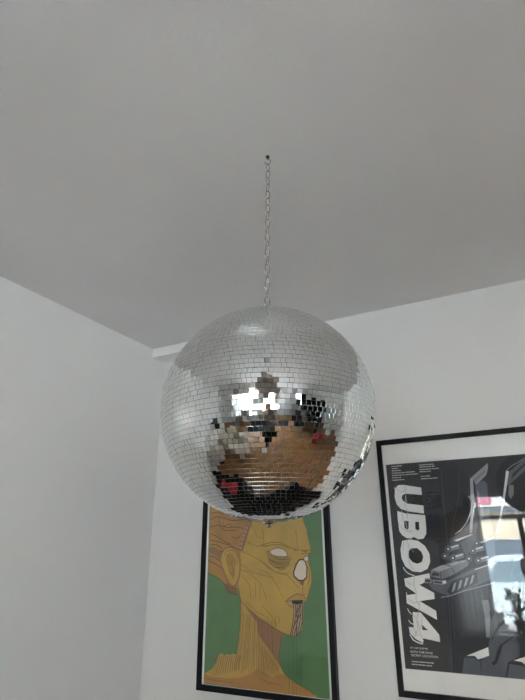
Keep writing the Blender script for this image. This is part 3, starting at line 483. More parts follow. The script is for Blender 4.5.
struct('wall_rear', boxes(*[(xs[i], xs[i + 1], YR - .25, YR, 0, H) for i in range(0, 6, 2)], *[(a, b_, YR - .25, YR, 0, WZ0) for a, b_ in WINS],
                         *[(a, b_, YR - .25, YR, WZ1, H) for a, b_ in WINS]), M['wall'])
# slim boxed-in soffit along the corner under the ceiling
bm = bmesh.new(); prism(bm, [(-1.7714, 2.105), (-1.00, 2.105), (-1.00, YB), (-1.765, YB)], H - .053, H)
struct('trim_1', bm, M['trim'], bevel=0.002)
struct('baseboard_back', boxes((LX1, XR, YB - .015, YB, 0, .09)), M['trim'], bevel=.004)
struct('baseboard_right', boxes((XR - .015, XR, YR, YB - .015, 0, .09)), M['trim'], bevel=.004)
bm = bmesh.new(); prism(bm, [(LX0, YR), (LX0 + .015, YR), (LX1 + .015, YB - .015), (LX1, YB - .015)], 0, .09)
struct('baseboard_left', bm, M['trim'])
for i, (x_, y_, a, b, z_, rz_) in enumerate(((sum(W1) / 2, YR, 0, W1[1] - W1[0], WZ0, 0), (sum(W2) / 2, YR, 0, W2[1] - W2[0], WZ0, 0), (XR, sum(RW) / 2, 0, RW[1] - RW[0], .75, PI / 2))):
    w = bpy.data.objects.new('window_%d' % (i + 1), None); C.objects.link(w); w['kind'] = 'structure'; w.location = (x_, y_, z_); w.rotation_euler = (0, 0, rz_)
    hw = (b - a) / 2; hh = WZ1 - z_; f = .055
    obj('window_frame', boxes((-hw, -hw + f, -.16, -.09, 0, hh), (hw - f, hw, -.16, -.09, 0, hh), (-hw, hw, -.16, -.09, 0, f), (-hw, hw, -.16, -.09, hh - f, hh),
                              (-hw + f, hw - f, -.155, -.095, hh * .80, hh * .80 + .05), (-.03, .03, -.155, -.095, f, hh * .80)), M['trim'], w, bevel=.004)
    obj('window_pane', boxes((-hw + f, hw - f, -.126, -.124, f, hh - f)), M['pane'], w)
    obj('window_sill', boxes((-hw + .001, hw - .001, -.09, .10, .0, .03)), M['trim'], w, bevel=.006)
    tube_bm = bmesh.new(); tube(tube_bm, [(.03, -.09, .8), (.03, -.05, .8), (.03, -.05, .68)], .008)
    obj('window_handle', tube_bm, M['chrome'], w, smooth=True)

# ------------------------------------------------------------------ mirror ball on its chain
BX, BY, BZ, BR = -0.5135, 1.047, 0.3160 + EYE, 0.2525
ball = thing('mirror_ball', 'big silver mirror ball covered in small square mirror tiles, hanging by a chain', 'mirror ball', (BX, BY, BZ))
bm = bmesh.new(); bmesh.ops.create_uvsphere(bm, u_segments=96, v_segments=64, radius=BR - .0014)
obj('ball_core', bm, M['grout'], ball, smooth=True)
bm = bmesh.new(); pitch = .0104; rows = int(round(PI * BR / pitch)); tr = random.Random(21)
for j in range(rows):
    th = PI * (j + .5) / rows
    circ = 2 * PI * BR * math.sin(th)
    n = max(3, int(round(circ / pitch)))
    off = tr.random() * 2 * PI; rowtilt = tr.gauss(0, .004)
    if th < .10 or th > PI - .07: continue
    hw = circ / n / 2 - .00011; hh = PI * BR / rows / 2 - .00021
    for k in range(n):
        ph = off + 2 * PI * (k + tr.uniform(-.03, .03)) / n
        nn = Vector((math.sin(th) * math.cos(ph), math.sin(th) * math.sin(ph), math.cos(th)))
        u = Vector((-math.sin(ph), math.cos(ph), 0)); v = nn.cross(u)
        loose = 2.6 if tr.random() < .06 else 1
        a, b, g = tr.gauss(0, .013) * loose, rowtilt + tr.gauss(0, .010) * loose, tr.gauss(0, .012)
        N2 = (nn + u * a + v * b).normalized(); U2 = (u + v * g); U2 = (U2 - N2 * U2.dot(N2)).normalized(); V2 = N2.cross(U2)
        c0 = nn * (BR + tr.uniform(-.00025, .00025)); cf = .00022
        o = [bm.verts.new(c0 + U2 * sx * hw + V2 * sy * hh - N2 * .0022) for sx, sy in ((-1, -1), (1, -1), (1, 1), (-1, 1))]
        m_ = [bm.verts.new(c0 + U2 * sx * hw + V2 * sy * hh - N2 * cf) for sx, sy in ((-1, -1), (1, -1), (1, 1), (-1, 1))]
        t = [bm.verts.new(c0 + U2 * sx * (hw - cf) + V2 * sy * (hh - cf)) for sx, sy in ((-1, -1), (1, -1), (1, 1), (-1, 1))]
        bm.faces.new(t).material_index = 0
        for q in range(4):
            r_ = (q + 1) % 4
            bm.faces.new((m_[q], m_[r_], t[r_], t[q])).material_index = 1
            bm.faces.new((o[q], o[r_], m_[r_], m_[q])).material_index = 1
obj('mirror_tiles', bm, [M['mirror'], M['tile_edge']], ball)
bm = bmesh.new(); lathe(bm, [(.028, BR - .006), (.028, BR + .001), (.022, BR + .004), (.008, BR + .005), (.006, BR + .012), (.0045, BR + .014)], 32)
cap = obj('top_cap', bm, M['chrome'], ball, smooth=True, bevel=.0008)
bm = bmesh.new(); tube(bm, [(.0105 * math.cos(t * PI / 12), 0, BR + .0225 + .0105 * math.sin(t * PI / 12)) for t in range(24)], .0018, 8, closed=True)
obj('hanging_ring', bm, M['chrome'], ball, smooth=True)
bm = bmesh.new(); lathe(bm, [(.016, -BR + .004), (.016, -BR - .001), (.010, -BR - .0025), (.004, -BR - .0035), (.0055, -BR - .007), (.0035, -BR - .010)], 24)
obj('bottom_screw', bm, M['chrome'], ball, smooth=True)

def link_bm(L=.0355, W=.0160, r=.0019, n=8):
    bm = bmesh.new(); pts = []; R = W / 2 - r; s = L / 2 - r - R
    for k in range(9): a = PI * k / 8; pts.append((R * math.cos(a), 0, s + R * math.sin(a)))
    for k in range(9): a = PI + PI * k / 8; pts.append((R * math.cos(a), 0, -s + R * math.sin(a)))
    tube(bm, pts, r, n, closed=True); return bm
LEAN = (.0050, .0025); ztop = H - .030; zbot = BZ + BR + .0315
chain = thing('hanging_chain', 'thin silver link chain running from the ceiling hook down to the mirror ball', 'chain', (BX, BY, zbot))
nl = 19; pit = (ztop - zbot) / (nl - 0.0); Lk = pit + 2 * .0019 + .0012
first = obj('chain_link', link_bm(Lk), M['chrome'], chain, smooth=True)
for i in range(nl):
    o = first if i == 0 else first.copy()
    if i: C.objects.link(o); o.parent = chain
    o.location = (LEAN[0] * (i + .5) / nl, LEAN[1] * (i + .5) / nl, pit * (i + .5)); o.rotation_euler = (0, 0, .9 + .02 * i + (PI / 2 if i % 2 else 0) + rnd.uniform(-.2, .2))
hook = thing('ceiling_hook', 'small dark screw hook in the ceiling holding the top of the chain', 'hook', (BX + LEAN[0], BY + LEAN[1], H))
bm = bmesh.new(); lathe(bm, [(.0062, 0), (.0062, -.002), (.004, -.004), (.003, -.010)][::-1], 20)
obj('hook_plate', bm, M['darksteel'], hook, smooth=True)
bm = bmesh.new(); tube(bm, [(0, 0, -.006), (0, 0, -.012)] + [(.009 * math.sin(a), 0, -.021 + .009 * math.cos(a)) for a in [k * PI / 8 for k in range(0, 14)]], .0018, 8)
obj('hook_loop', bm, M['chrome'], hook, smooth=True)

# ------------------------------------------------------------------ posters on the back wall
YP = 2.195
def strip(pts, w):
    P = [Vector(p) for p in pts]; a = []; b = []
    for i, p in enumerate(P):
        t = (P[min(i + 1, len(P) - 1)] - P[max(i - 1, 0)])
        if t.length < 1e-7: t = Vector((1, 0))
        t.normalize(); n = Vector((-t.y, t.x)) * w / 2
        a.append(p + n); b.append(p - n)
    return a, b
def clip(pts, x0, x1, z0, z1):
    for ax, lim, sg in ((0, x0, 1), (0, x1, -1), (1, z0, 1), (1, z1, -1)):
        out = []
        for i, p in enumerate(pts):
            q = pts[(i + 1) % len(pts)]; ip = sg * (p[ax] - lim) >= 0; iq = sg * (q[ax] - lim) >= 0
            if ip: out.append(p)
            if ip != iq:
                t = (lim - p[ax]) / (q[ax] - p[ax]); out.append((p[0] + (q[0] - p[0]) * t, p[1] + (q[1] - p[1]) * t))
        pts = out
        if len(pts) < 3: return []
    return pts
def printed(name, parent, rect, paper_rect, bg, art, extra, origin):
    ox, oz = origin
    names = [bg] + sorted({a[1] for a in art} | {'white'}); mats = [M['paper']] + [INKM[n] for n in names]
    bm = bmesh.new(); px0, px1, pz0, pz1 = paper_rect
    box(bm, px0 - ox, px1 - ox, YP - YB, YP - YB + .002, pz0 - oz, pz1 - oz, 0)
    lay = [1]
    def face(pts, mi):
        pts = clip([tuple(p) for p in pts], *rect)
        if len(pts) < 3: return
        y = YP - YB - .00004 * lay[0]
        q = [pts[0]]
        for p in pts[1:]:
            if math.hypot(p[0] - q[-1][0], p[1] - q[-1][1]) > 1e-5: q.append(p)
        if len(q) < 3: return
        vs = [bm.verts.new((p[0] - ox, y, p[1] - oz)) for p in q]
        for t in tessellate_polygon([[Vector((p[0], p[1], 0)) for p in q]]):
            if len(set(t)) == 3: f = bm.faces.new([vs[i] for i in t]); f.material_index = mi
    x0, x1, z0, z1 = rect
    face([(x0, z0), (x1, z0), (x1, z1), (x0, z1)], 1)
    for kind, col, w, pts in art:
        lay[0] += 1; mi = 1 + names.index(col)
        if kind == 'p': face(pts, mi)
        else:
            a, b = strip(pts, w * .0016)
            for i in range(len(a) - 1): face([a[i], a[i + 1], b[i + 1], b[i]], mi)
    lay[0] += 1
    for pts in extra: face(pts, 1 + names.index('white'))
    me = bpy.data.meshes.new(name); bm.to_mesh(me); bm.free()
    for m in mats: me.materials.append(m)
    return link(name, me, parent)
def text_faces(s, x0, x1, z, h, slope=0.0):
    cu = bpy.data.curves.new('lettering', 'FONT'); cu.body = s; cu.size = 1
    o = bpy.data.objects.new('lettering', cu); C.objects.link(o)
    me = bpy.data.meshes.new_from_object(o.evaluated_get(bpy.context.evaluated_depsgraph_get()))
    xs = [v.co.x for v in me.vertices]; ys = [v.co.y for v in me.vertices]
    kx = (x1 - x0) / (max(xs) - min(xs)); ky = h / (max(ys) - min(ys))
    out = []
    for p in me.polygons:
        q = [me.vertices[i].co for i in p.vertices]
        out.append([(x0 + (c.x - min(xs)) * kx, z + (c.y - min(ys)) * ky) for c in q])
    bpy.data.objects.remove(o); bpy.data.meshes.remove(me); bpy.data.curves.remove(cu)
    return out
def framed(name, label, outer, fw, rect, paper, bg, art, extra):
    x0, x1, z0, z1 = outer; ox, oz = (x0 + x1) / 2, z0
    t = thing(name, label, 'poster', (ox, YB, oz))
    hw = (x1 - x0) / 2; h = z1 - z0; yf, yb = -.028, 0
    obj('frame', boxes((-hw, -hw + fw, yf, yb, 0, h), (hw - fw, hw, yf, yb, 0, h), (-hw + fw, hw - fw, yf, yb, 0, fw), (-hw + fw, hw - fw, yf, yb, h - fw, h)), M['frame'], t, bevel=.0012)
    printed('print', t, rect, paper, bg, art, extra, (ox, oz))
    obj('glass_pane', boxes((-hw + fw, hw - fw, -.0228, -.0220, fw, h - fw)), M['glass'], t)
    return t
srnd = random.Random(3); bars = []
for (a, b) in SMALL_PRINT:                       # lines too small to read: broken rows of tiny marks
    x = min(a[0], b[0]); xe = max(a[0], b[0]); zt = (a[1] + b[1]) / 2
    while x < xe - .001:
        w = srnd.uniform(.004, .012); w = min(w, xe - x)
        k = x
        while k < x + w - .0005:
            g = srnd.uniform(.0010, .0018); hh = srnd.uniform(.0030, .0040); bars.append([(k, zt), (k + g, zt), (k + g, zt + hh), (k, zt + hh)]); k += g + .0006
        x += w + .0022
letters = []
for s, (a, b) in zip(('01-05 JUNE', 'INTO THE RAVE', 'SECRET LOCATION'), BIG_PRINT):
    letters += text_faces(s, a[0], b[0], (a[1] + b[1]) / 2 - .003, .0068)
framed('framed_poster', 'black-framed green poster of an ochre profile head, below the mirror ball',
       (-1.4370, -.7830, .997, 1.935), .0225, (-1.4035, -.8180, 1.0215, 1.903), (-1.4147, -.8053, 1.0193 - .004, 1.9127), 'green', ART_PORTRAIT, [])
framed('framed_poster', 'black-framed black and white UBOWA poster with a drawn machine, right of the ball',
       (-.5440, .1600, 1.0585, 2.0095), .0205, (-.5115, .1250, 1.1490, 1.9040), (-.5237, .1397, 1.0787, 1.9893), 'bg', ART_MACHINE, bars + letters)
# ------------------------------------------------------------------ things behind and below the camera, seen in the mirror tiles and poster glass
lamp = thing('pendant_lamp', 'round paper lantern pendant hanging from the ceiling behind the camera', 'lamp', (.04, -.10, H))
bm = bmesh.new(); prof = []; LR = .225; LZ = -.60
for k in range(41):
    a = PI * (.07 + .86 * k / 40); prof.append((LR * math.sin(a) + (.0025 if k % 2 else 0), LZ - LR * .98 * math.cos(a)))
lathe(bm, prof, 40, cap=False); obj('lamp_shade', bm, M['lantern'], lamp, smooth=True)
bm = bmesh.new(); tube(bm, [(0, 0, -.03), (0, 0, LZ + .10)], .004, 8); obj('cord', bm, M['black'], lamp, smooth=True)
bm = bmesh.new(); lathe(bm, [(.045, -.03), (.05, 0)], 24); obj('ceiling_rose', bm, M['trim'], lamp, bevel=.003)
bm = bmesh.new(); lathe(bm, [(.018, LZ + .04), (.022, LZ + .06), (.022, LZ + .11), (.012, LZ + .125)], 16); lathe(bm, [(.006, LZ - .07), (.026, LZ - .05), (.032, LZ - .02), (.024, LZ + .01), (.016, LZ + .04)], 16)
obj('bulb_holder', bm, M['black'], lamp, smooth=True)
bm = bmesh.new()
for a in (0, PI / 2): tube(bm, [(.05 * math.cos(a), .05 * math.sin(a), LZ + .195), (0, 0, LZ + .13), (-.05 * math.cos(a), -.05 * math.sin(a), LZ + .195)], .002, 6)
obj('wire_spreader', bm, M['chrome'], lamp)

def cushion_bm(w, d, h, n=10, puff=.35):
    bm = bmesh.new(); g = {}
    for s in (1, -1):
        for i in range(n + 1):
            for j in range(n + 1):
                if s == -1 and (i in (0, n) or j in (0, n)): g[(s, i, j)] = g[(1, i, j)]; continue
                u, v = 2 * i / n - 1, 2 * j / n - 1
                t = ((1 - abs(u) ** 3.2) * (1 - abs(v) ** 3.2)) ** puff
                g[(s, i, j)] = bm.verts.new((u * w / 2 * (1 - .05 * (1 - abs(v))), v * d / 2 * (1 - .05 * (1 - abs(u))), s * h / 2 * t))
        for i in range(n):
            for j in range(n):
                q = [g[(s, i, j)], g[(s, i + 1, j)], g[(s, i + 1, j + 1)], g[(s, i, j + 1)]]
                bm.faces.new(q if s == 1 else q[::-1])
    return bm
sofa = thing('corner_sofa', 'low black leather corner sofa along the back wall below the two posters', 'sofa', (-.72, 1.70, 0))
obj('sofa_base', boxes((-.98, .70, -.50, .44, .06, .27), (-.98, -.25, -1.15, -.50, .06, .27)), M['leather'], sofa, bevel=.02)
obj('backrest', boxes((-.98, .70, .24, .44, .27, .72)), M['leather'], sofa, bevel=.05)
obj('armrest', boxes((.54, .70, -.50, .24, .27, .52)), M['leather'], sofa, bevel=.04)
obj('seat_cushion', boxes((-.25, .535, -.50, .24, .27, .41)), M['leather'], sofa, bevel=.035)
obj('chaise_cushion', boxes((-.98, -.255, -1.15, .24, .27, .41)), M['leather'], sofa, bevel=.035)
for x, y in ((-.92, .38), (.64, .38), (-.92, -1.09), (-.31, -1.09), (.64, -.44)):
    bm = bmesh.new(); lathe(bm, [(.018, 0), (.022, .07)], 12, (x, y, 0)); obj('sofa_foot', bm, M['chrome'], sofa)
for x, y, a in ((-1.30, .95, .3),):
    o = obj('cushion', cushion_bm(.42, .42, .13), M['red'], smooth=True, loc=(x, y, .475), rot=(0, 0, a)); tag(o, 'red square cushion lying on the black sofa chaise', 'cushion')

def cabinet(name, label, x, y, w, d, h, rz, n, m, hm):
    t = thing(name, label, 'sideboard', (x, y, 0), rz)
    obj('cabinet_body', boxes((-w / 2, w / 2, -d / 2 + .02, d / 2, .08, h - .025)), m, t, bevel=.003)
    obj('cabinet_top', boxes((-w / 2 - .01, w / 2 + .01, -d / 2 - .01, d / 2, h - .025, h)), m, t, bevel=.004)
    obj('plinth', boxes((-w / 2 + .03, w / 2 - .03, -d / 2 + .05, d / 2 - .03, 0, .08)), hm, t)
    for i in range(n):
        a = -w / 2 + w * i / n + .004; b = -w / 2 + w * (i + 1) / n - .004
        o = obj('door', boxes((a, b, -d / 2 + .001, -d / 2 + .019, .09, h - .03)), m, t, bevel=.002)
        obj('handle', boxes((b - .03, b - .02, -d / 2 - .02, -d / 2, h - .22, h - .09)), hm, o, bevel=.002)
    return t
cabinet('sideboard', 'white lacquered sideboard standing along the left wall', -1.70, -.75, 1.5, .40, .78, PI / 2 - .06, 3, M['white_wood'], M['black'])
spk = thing('loudspeaker', 'black box loudspeaker standing on the white sideboard', 'speaker', (-1.72, -1.2, .78), PI / 2)
obj('speaker_cabinet', boxes((-.10, .10, -.12, .12, 0, .34)), M['black'], spk, bevel=.006)
for z, r in ((.11, .07), (.25, .035)):
    bm = bmesh.new(); lathe(bm, [(r, 0), (r * .9, .006), (r * .4, -.008 + .012), (.001, .004)], 24); o = obj('speaker_cone', bm, M['grey'], spk, smooth=True, loc=(0, -.12, z), rot=(PI / 2, 0, 0))

arm = thing('armchair', 'cream fabric armchair on the wooden floor beside the white sideboard', 'armchair', (-.88, -.62, 0), 2.2)
obj('seat_base', boxes((-.36, .36, -.34, .34, .12, .30)), M['cream_fabric'], arm, bevel=.03)
obj('seat_cushion', boxes((-.25, .25, -.36, .22, .30, .44)), M['cream_fabric'], arm, bevel=.045)
obj('backrest', boxes((-.36, .36, .22, .40, .30, .82)), M['cream_fabric'], arm, bevel=.06)
for s in (-1, 1): obj('armrest', boxes((min(s * .255, s * .38), max(s * .255, s * .38), -.34, .24, .30, .58)), M['cream_fabric'], arm, bevel=.045)
for x in (-.30, .30):
    for y in (-.28, .30):
        bm = bmesh.new(); lathe(bm, [(.014, 0), (.022, .12)], 12, (x, y, 0)); obj('leg', bm, M['black'], arm)

desk = thing('desk', 'plain black desk standing in front of the black bookcase', 'desk', (3.15, -.35, 0), -PI / 2)
obj('desk_top', boxes((-.80, .80, -.32, .32, .71, .74)), M['black'], desk, bevel=.004)
for x in (-.74, .74):
    for y in (-.27, .27): obj('leg', boxes((x - .02, x + .02, y - .02, y + .02, 0, .71)), M['black'], desk, bevel=.003)
bk = thing('bookcase', 'tall wide black bookcase standing against the right wall', 'bookcase', (XR - .20, -.55, 0), -PI / 2)
obj('side_panel', boxes((-1.0, -.97, -.18, .18, 0, 1.85)), M['black'], bk, bevel=.002); obj('side_panel', boxes((.97, 1.0, -.18, .18, 0, 1.85)), M['black'], bk, bevel=.002)
obj('back_panel', boxes((-.97, .97, .165, .18, 0, 1.85)), M['black'], bk); obj('divider', boxes((-.015, .015, -.18, .165, 0, 1.85)), M['black'], bk)
for z in (.05, .40, .75, 1.10, 1.45, 1.82): obj('shelf', boxes((-.97, .97, -.18, .165, z, z + .03)), M['black'], bk, bevel=.002)
rg = obj('rug', boxes((-.2, 2.5, -2.75, -1.55, 0, .012)), M['rug'], bevel=.004); tag(rg, 'dark grey wool rug on the wooden floor in front of the windows', 'rug')
fs = thing('folding_screen', 'black three-panel folding screen standing beside the dark grey rug', 'folding screen', (2.62, -1.20, 0), -.75)
px = -.62; py = 0
for k, an in enumerate((.45, -.45, .45)):
    dx, dy = .42 * math.cos(an), .42 * math.sin(an); mx_, my_ = px + dx / 2, py + dy / 2
    pn = obj('screen_panel', boxes((-.205, .205, -.008, .008, .10, 1.74)), M['black'], fs, loc=(mx_, my_, 0), rot=(0, 0, an))
    obj('panel_frame', boxes((-.208, -.185, -.013, .013, 0, 1.76), (.185, .208, -.013, .013, 0, 1.76), (-.185, .185, -.013, .013, .08, .11), (-.185, .185, -.013, .013, 1.73, 1.76)), M['black'], pn, bevel=.002)
    px += dx; py += dy
ch = thing('office_chair', 'black office chair with five castors standing at the black desk', 'chair', (2.15, -.25, 0), -PI / 2 + .3)
obj('seat', boxes((-.25, .25, -.24, .24, .44, .51)), M['black'], ch, bevel=.03)
obj('backrest', boxes((-.23, .23, -.27, -.22, .58, 1.12)), M['black'], ch, bevel=.022)
bm = bmesh.new(); tube(bm, [(0, -.10, .44), (0, -.30, .46), (0, -.29, .75)], .016); obj('back_bracket', bm, M['black'], ch, smooth=True)
bm = bmesh.new(); lathe(bm, [(.028, .08), (.028, .25), (.018, .25), (.018, .44)], 16); obj('gas_column', bm, M['chrome'], ch)
for k in range(5):
    a = 2 * PI * k / 5; bm = bmesh.new(); tube(bm, [(.02 * math.cos(a), .02 * math.sin(a), .11), (.29 * math.cos(a), .29 * math.sin(a), .075)], .016)
    g = obj('base_spoke', bm, M['black'], ch, smooth=True)
    bm = bmesh.new(); lathe(bm, [(.022, -.012), (.026, 0), (.022, .012)], 14); obj('castor', bm, M['rubber'], g, loc=(.29 * math.cos(a), .29 * math.sin(a), .0265), rot=(PI / 2, 0, a))
for s in (-1, 1):
    bm = bmesh.new(); tube(bm, [(s * .24, 0, .48), (s * .30, 0, .50), (s * .30, 0, .68), (s * .30, -.12, .70), (s * .30, .12, .70)], .015); obj('armrest', bm, M['black'], ch, smooth=True)

pf = thing('pouf', 'round red fabric pouf on the wooden floor near the right wall', 'pouf', (1.95, .72, 0))
bm = bmesh.new(); lathe(bm, [(.15, 0), (.205, .02), (.225, .10), (.228, .20), (.21, .30), (.17, .345), (.06, .36), (.002, .36)], 32); obj('pouf_cover', bm, M['red'], pf, smooth=True)
bm = bmesh.new(); tube(bm, [(.222 * math.cos(2 * PI * k / 32), .222 * math.sin(2 * PI * k / 32), .29) for k in range(32)], .006, 6, closed=True); obj('piping', bm, M['black'], pf, smooth=True)

ra = thing('radiator', 'white ribbed radiator under the left window', 'radiator', (.05, YR + .115, 0))
bm = bmesh.new()
for k in range(14): box(bm, -.56 + k * .08, -.50 + k * .08, -.04, .04, .12, .56)
obj('radiator_panel', bm, M['radiator'], ra, bevel=.012)
obj('bracket', boxes((-.56, .54, -.10, -.04, .20, .24), (-.56, .54, -.10, -.04, .45, .49)), M['radiator'], ra)
for x in (-.46, .46): obj('foot', boxes((x - .02, x + .02, -.035, .035, 0, .13)), M['radiator'], ra)

pl = thing('potted_plant', 'green leafy plant with pink flowers in a grey pot on the window sill', 'plant', (-.30, YR + .025, WZ0 + .03)); pl.scale = (1.2, 1.1, 1.35)
bm = bmesh.new(); lathe(bm, [(.045, 0), (.065, .11), (.068, .12), (.060, .12)], 24); obj('pot', bm, M['pot'], pl, smooth=True)
bm = bmesh.new(); lathe(bm, [(.055, .10), (.058, .112)], 20); obj('soil', bm, M['soil'], pl)
fol = bmesh.new(); pr = random.Random(5)
for k in range(60):
    a = pr.uniform(0, 2 * PI); e = pr.uniform(.15, 1.45); L = pr.uniform(.10, .30); d = Vector((math.cos(a) * math.cos(e), math.sin(a) * math.cos(e) * .5, math.sin(e)))
    base = Vector((0, 0, .11)); tip = base + d * L; s = d.cross(Vector((0, 0, 1))).normalized(); mid = tip - d * .035
    tube(fol, [base, base + d * L * .5 + Vector((0, 0, .01)), mid - d * .03], .0013, 4)
    w = pr.uniform(.014, .026); up = Vector((0, 0, .008))
    vs = [fol.verts.new(p) for p in (mid - d * .035, mid + s * w + up, tip, mid - s * w + up)]; ms = fol.verts.new(mid); 
    for q in range(4): fol.faces.new((vs[q], vs[(q + 1) % 4], ms))
    if k % 8 == 0:
        fl = bmesh.new(); cen = tip + Vector((0, 0, .01)); cv = fl.verts.new(cen)
        for b in range(5):
            an = 2 * PI * b / 5; c = cen; e1 = Vector((math.cos(an), 0, math.sin(an))); e2 = Vector((-math.sin(an), 0, math.cos(an)))
            q = [cv] + [fl.verts.new(p) for p in (c + e1 * .018 + e2 * .009 + Vector((0, .006, 0)), c + e1 * .026 + Vector((0, .008, 0)), c + e1 * .018 - e2 * .009 + Vector((0, .006, 0)))]; fl.faces.new(q)
        obj('flower', fl, M['petal'], pl)
obj('foliage', fol, M['leaf'], pl, smooth=True)

cu = thing('curtain', 'white sheer curtain hanging beside the left window', 'curtain', (-.84, YR + .085, 0))
bm = bmesh.new(); n = 90; pr_ = None
for i in range(n + 1):
    x = -.29 + .58 * i / n; y = .030 * math.sin(i * .62) + .014 * math.sin(i * .23)
    a = bm.verts.new((x, y, .03)); b = bm.verts.new((x * .97, y * .6, 2.43))
    if pr_: bm.faces.new((pr_[0], a, b, pr_[1]))
    pr_ = (a, b)
obj('curtain_cloth', bm, M['sheer'], cu, smooth=True)
rod = thing('curtain_rod', 'thin white curtain rod above the left window', 'curtain rod', (.05, YR + .075, 2.445))
bm = bmesh.new(); tube(bm, [(-1.46, 0, 0), (.9, 0, 0)], .010); obj('rod', bm, M['trim'], rod, smooth=True)
for x in (-1.40, .85): obj('bracket', boxes((x - .01, x + .01, -.075, 0, -.012, .012)), M['trim'], rod)
for x in (-1.47, .91):
    bm = bmesh.new(); bmesh.ops.create_uvsphere(bm, u_segments=14, v_segments=10, radius=.02); obj('finial', bm, M['trim'], rod, smooth=True, loc=(x, 0, 0))

# ------------------------------------------------------------------ the photographer, mirrored in the ball
YAW = math.radians(26.75)
def skin_mesh(name, verts, edges, m, parent, sub=2, root=0):
    me = bpy.data.meshes.new(name); me.from_pydata([v[:3] for v in verts], edges, []); me.materials.append(m)
    o = link(name, me, parent)
    sk = o.modifiers.new('skin', 'SKIN'); sk.use_smooth_shade = True
    for i, v in enumerate(verts):
        d = me.skin_vertices[0].data[i]; d.radius = (v[3], v[4] if len(v) > 4 else v[3]); d.use_root = (i == root)
    s = o.modifiers.new('sub', 'SUBSURF'); s.levels = sub; s.render_levels = sub
    return o
per = thing('person', 'person in a taupe T-shirt and black trousers holding up a phone to photograph the ball', 'person', (.19, -.38, 0), YAW)
# body: local x right, y forward; stands just behind the camera
V = [(0, 0, .94, .13, .10), (0, 0, 1.08, .115, .09), (0, 0, 1.24, .14, .10), (0, 0, 1.37, .12, .085), (0, -.005, 1.46, .055, .055), (0, .01, 1.53, .052, .055), (0, .025, 1.60, .074, .090), (0, .015, 1.69, .070, .086)]
E_ = [(0, 1), (1, 2), (2, 3), (3, 4), (4, 5), (5, 6), (6, 7)]
def chain_(start, pts):
    p = start
    for q in pts: V.append(q); E_.append((p, len(V) - 1)); p = len(V) - 1
    return p
hands = []
for s in (-1, 1):
    chain_(0, [(s * .09, 0, .86, .088), (s * .10, .01, .66, .072), (s * .105, .02, .49, .054), (s * .105, 0, .36, .056), (s * .11, -.02, .12, .036), (s * .11, 0, .05, .036), (s * .125, .13, .03, .030)])
    hx = -.085 + s * .052
    w = chain_(3, [(s * .15, 0, 1.38, .058), (s * .20, .02, 1.25, .046), (s * .215, .07, 1.13, .040), (s * .13 + hx * .3, .20, 1.26, .034), (hx + s * .020, .305, 1.405, .024), (hx + s * .016, .335, 1.445, .026), (hx + s * .014, .352, 1.475, .024)])
    hands.append((s, hx))
for s, hx in hands:
    base = len(V) - 1 if s == 1 else len(V) - 1 - 7 - 7
    for k in range(4):                                  # four fingers folded behind the phone
        z = 1.452 + k * .017; ln = (.85, 1, 1, .8)[k]
        i0 = len(V); V.append((hx + s * .012, .360, z, .0085)); E_.append((base, i0))
        chain_(i0, [(hx - s * .0 * ln, .378, z + .003, .0078), (hx - s * .016 * ln, .382, z + .004, .0070)])
    i0 = len(V); V.append((hx + s * .010, .345, 1.470, .010)); E_.append((base, i0))
    chain_(i0, [(hx + s * .002, .348, 1.495, .009), (hx - s * .010, .350, 1.512, .0078)])
body = skin_mesh('body', V, E_, M['skin'], per)
# face details
for s in (-1, 1):
    bm = bmesh.new(); bmesh.ops.create_uvsphere(bm, u_segments=12, v_segments=8, radius=.012); obj('eye', bm, M['shoe'], per, smooth=True, loc=(s * .031, .103, 1.635))
    bm = bmesh.new(); lathe(bm, [(.006, 0), (.020, .010), (.026, .03), (.020, .052), (.008, .060)], 10); o = obj('ear', bm, M['skin'], per, smooth=True, loc=(s * .074, .01, 1.595)); o.scale = (.35, .8, 1)
bm = bmesh.new(); tube(bm, [(0, .100, 1.645), (0, .120, 1.612), (0, .108, 1.598)], [.007, .014, .010]); obj('nose', bm, M['skin'], per, smooth=True)
bm = bmesh.new(); tube(bm, [(-.024, .094, 1.565), (0, .106, 1.563), (.024, .094, 1.565)], [.003, .007, .003]); obj('mouth', bm, M['petal'], per, smooth=True)
bm = bmesh.new(); bmesh.ops.create_uvsphere(bm, u_segments=24, v_segments=16, radius=1)
for v in bm.verts:
    x, y, z = v.co; back = max(0, -y)
    v.co = (x * .088, y * .104 - .012, z * (.100 if z > 0 else .10 + .10 * back) + 1.69)
hair = obj('hair', bm, M['hair'], per, smooth=True)
# clothes follow the body
V2 = [(0, 0, .90, .158, .128), (0, 0, 1.08, .132, .105), (0, 0, 1.24, .155, .115), (0, 0, 1.37, .135, .100), (0, 0, 1.43, .072, .07)]; E2 = [(0, 1), (1, 2), (2, 3), (3, 4)]
for s in (-1, 1):
    i = len(V2); V2 += [(s * .15, 0, 1.38, .075), (s * .20, .02, 1.25, .062), (s * .208, .04, 1.19, .060)]; E2 += [(3, i), (i, i + 1), (i + 1, i + 2)]
skin_mesh('t_shirt', V2, E2, M['shirt'], per)
V3 = [(0, 0, .93, .140, .110)]; E3 = []
for s in (-1, 1):
    i = len(V3); V3 += [(s * .09, 0, .86, .100), (s * .10, .01, .66, .084), (s * .105, .02, .49, .070), (s * .105, 0, .30, .066), (s * .11, -.015, .10, .058)]; E3 += [(0, i), (i, i + 1), (i + 1, i + 2), (i + 2, i + 3), (i + 3, i + 4)]
skin_mesh('trousers', V3, E3, M['trousers'], per)
for s in (-1, 1):
    skin_mesh('shoe', [(s * .11, -.04, .045, .042, .045), (s * .115, .05, .045, .044, .042), (s * .125, .14, .036, .042, .034), (s * .13, .19, .032, .034, .028)], [(0, 1), (1, 2), (2, 3)], M['shoe'], per)
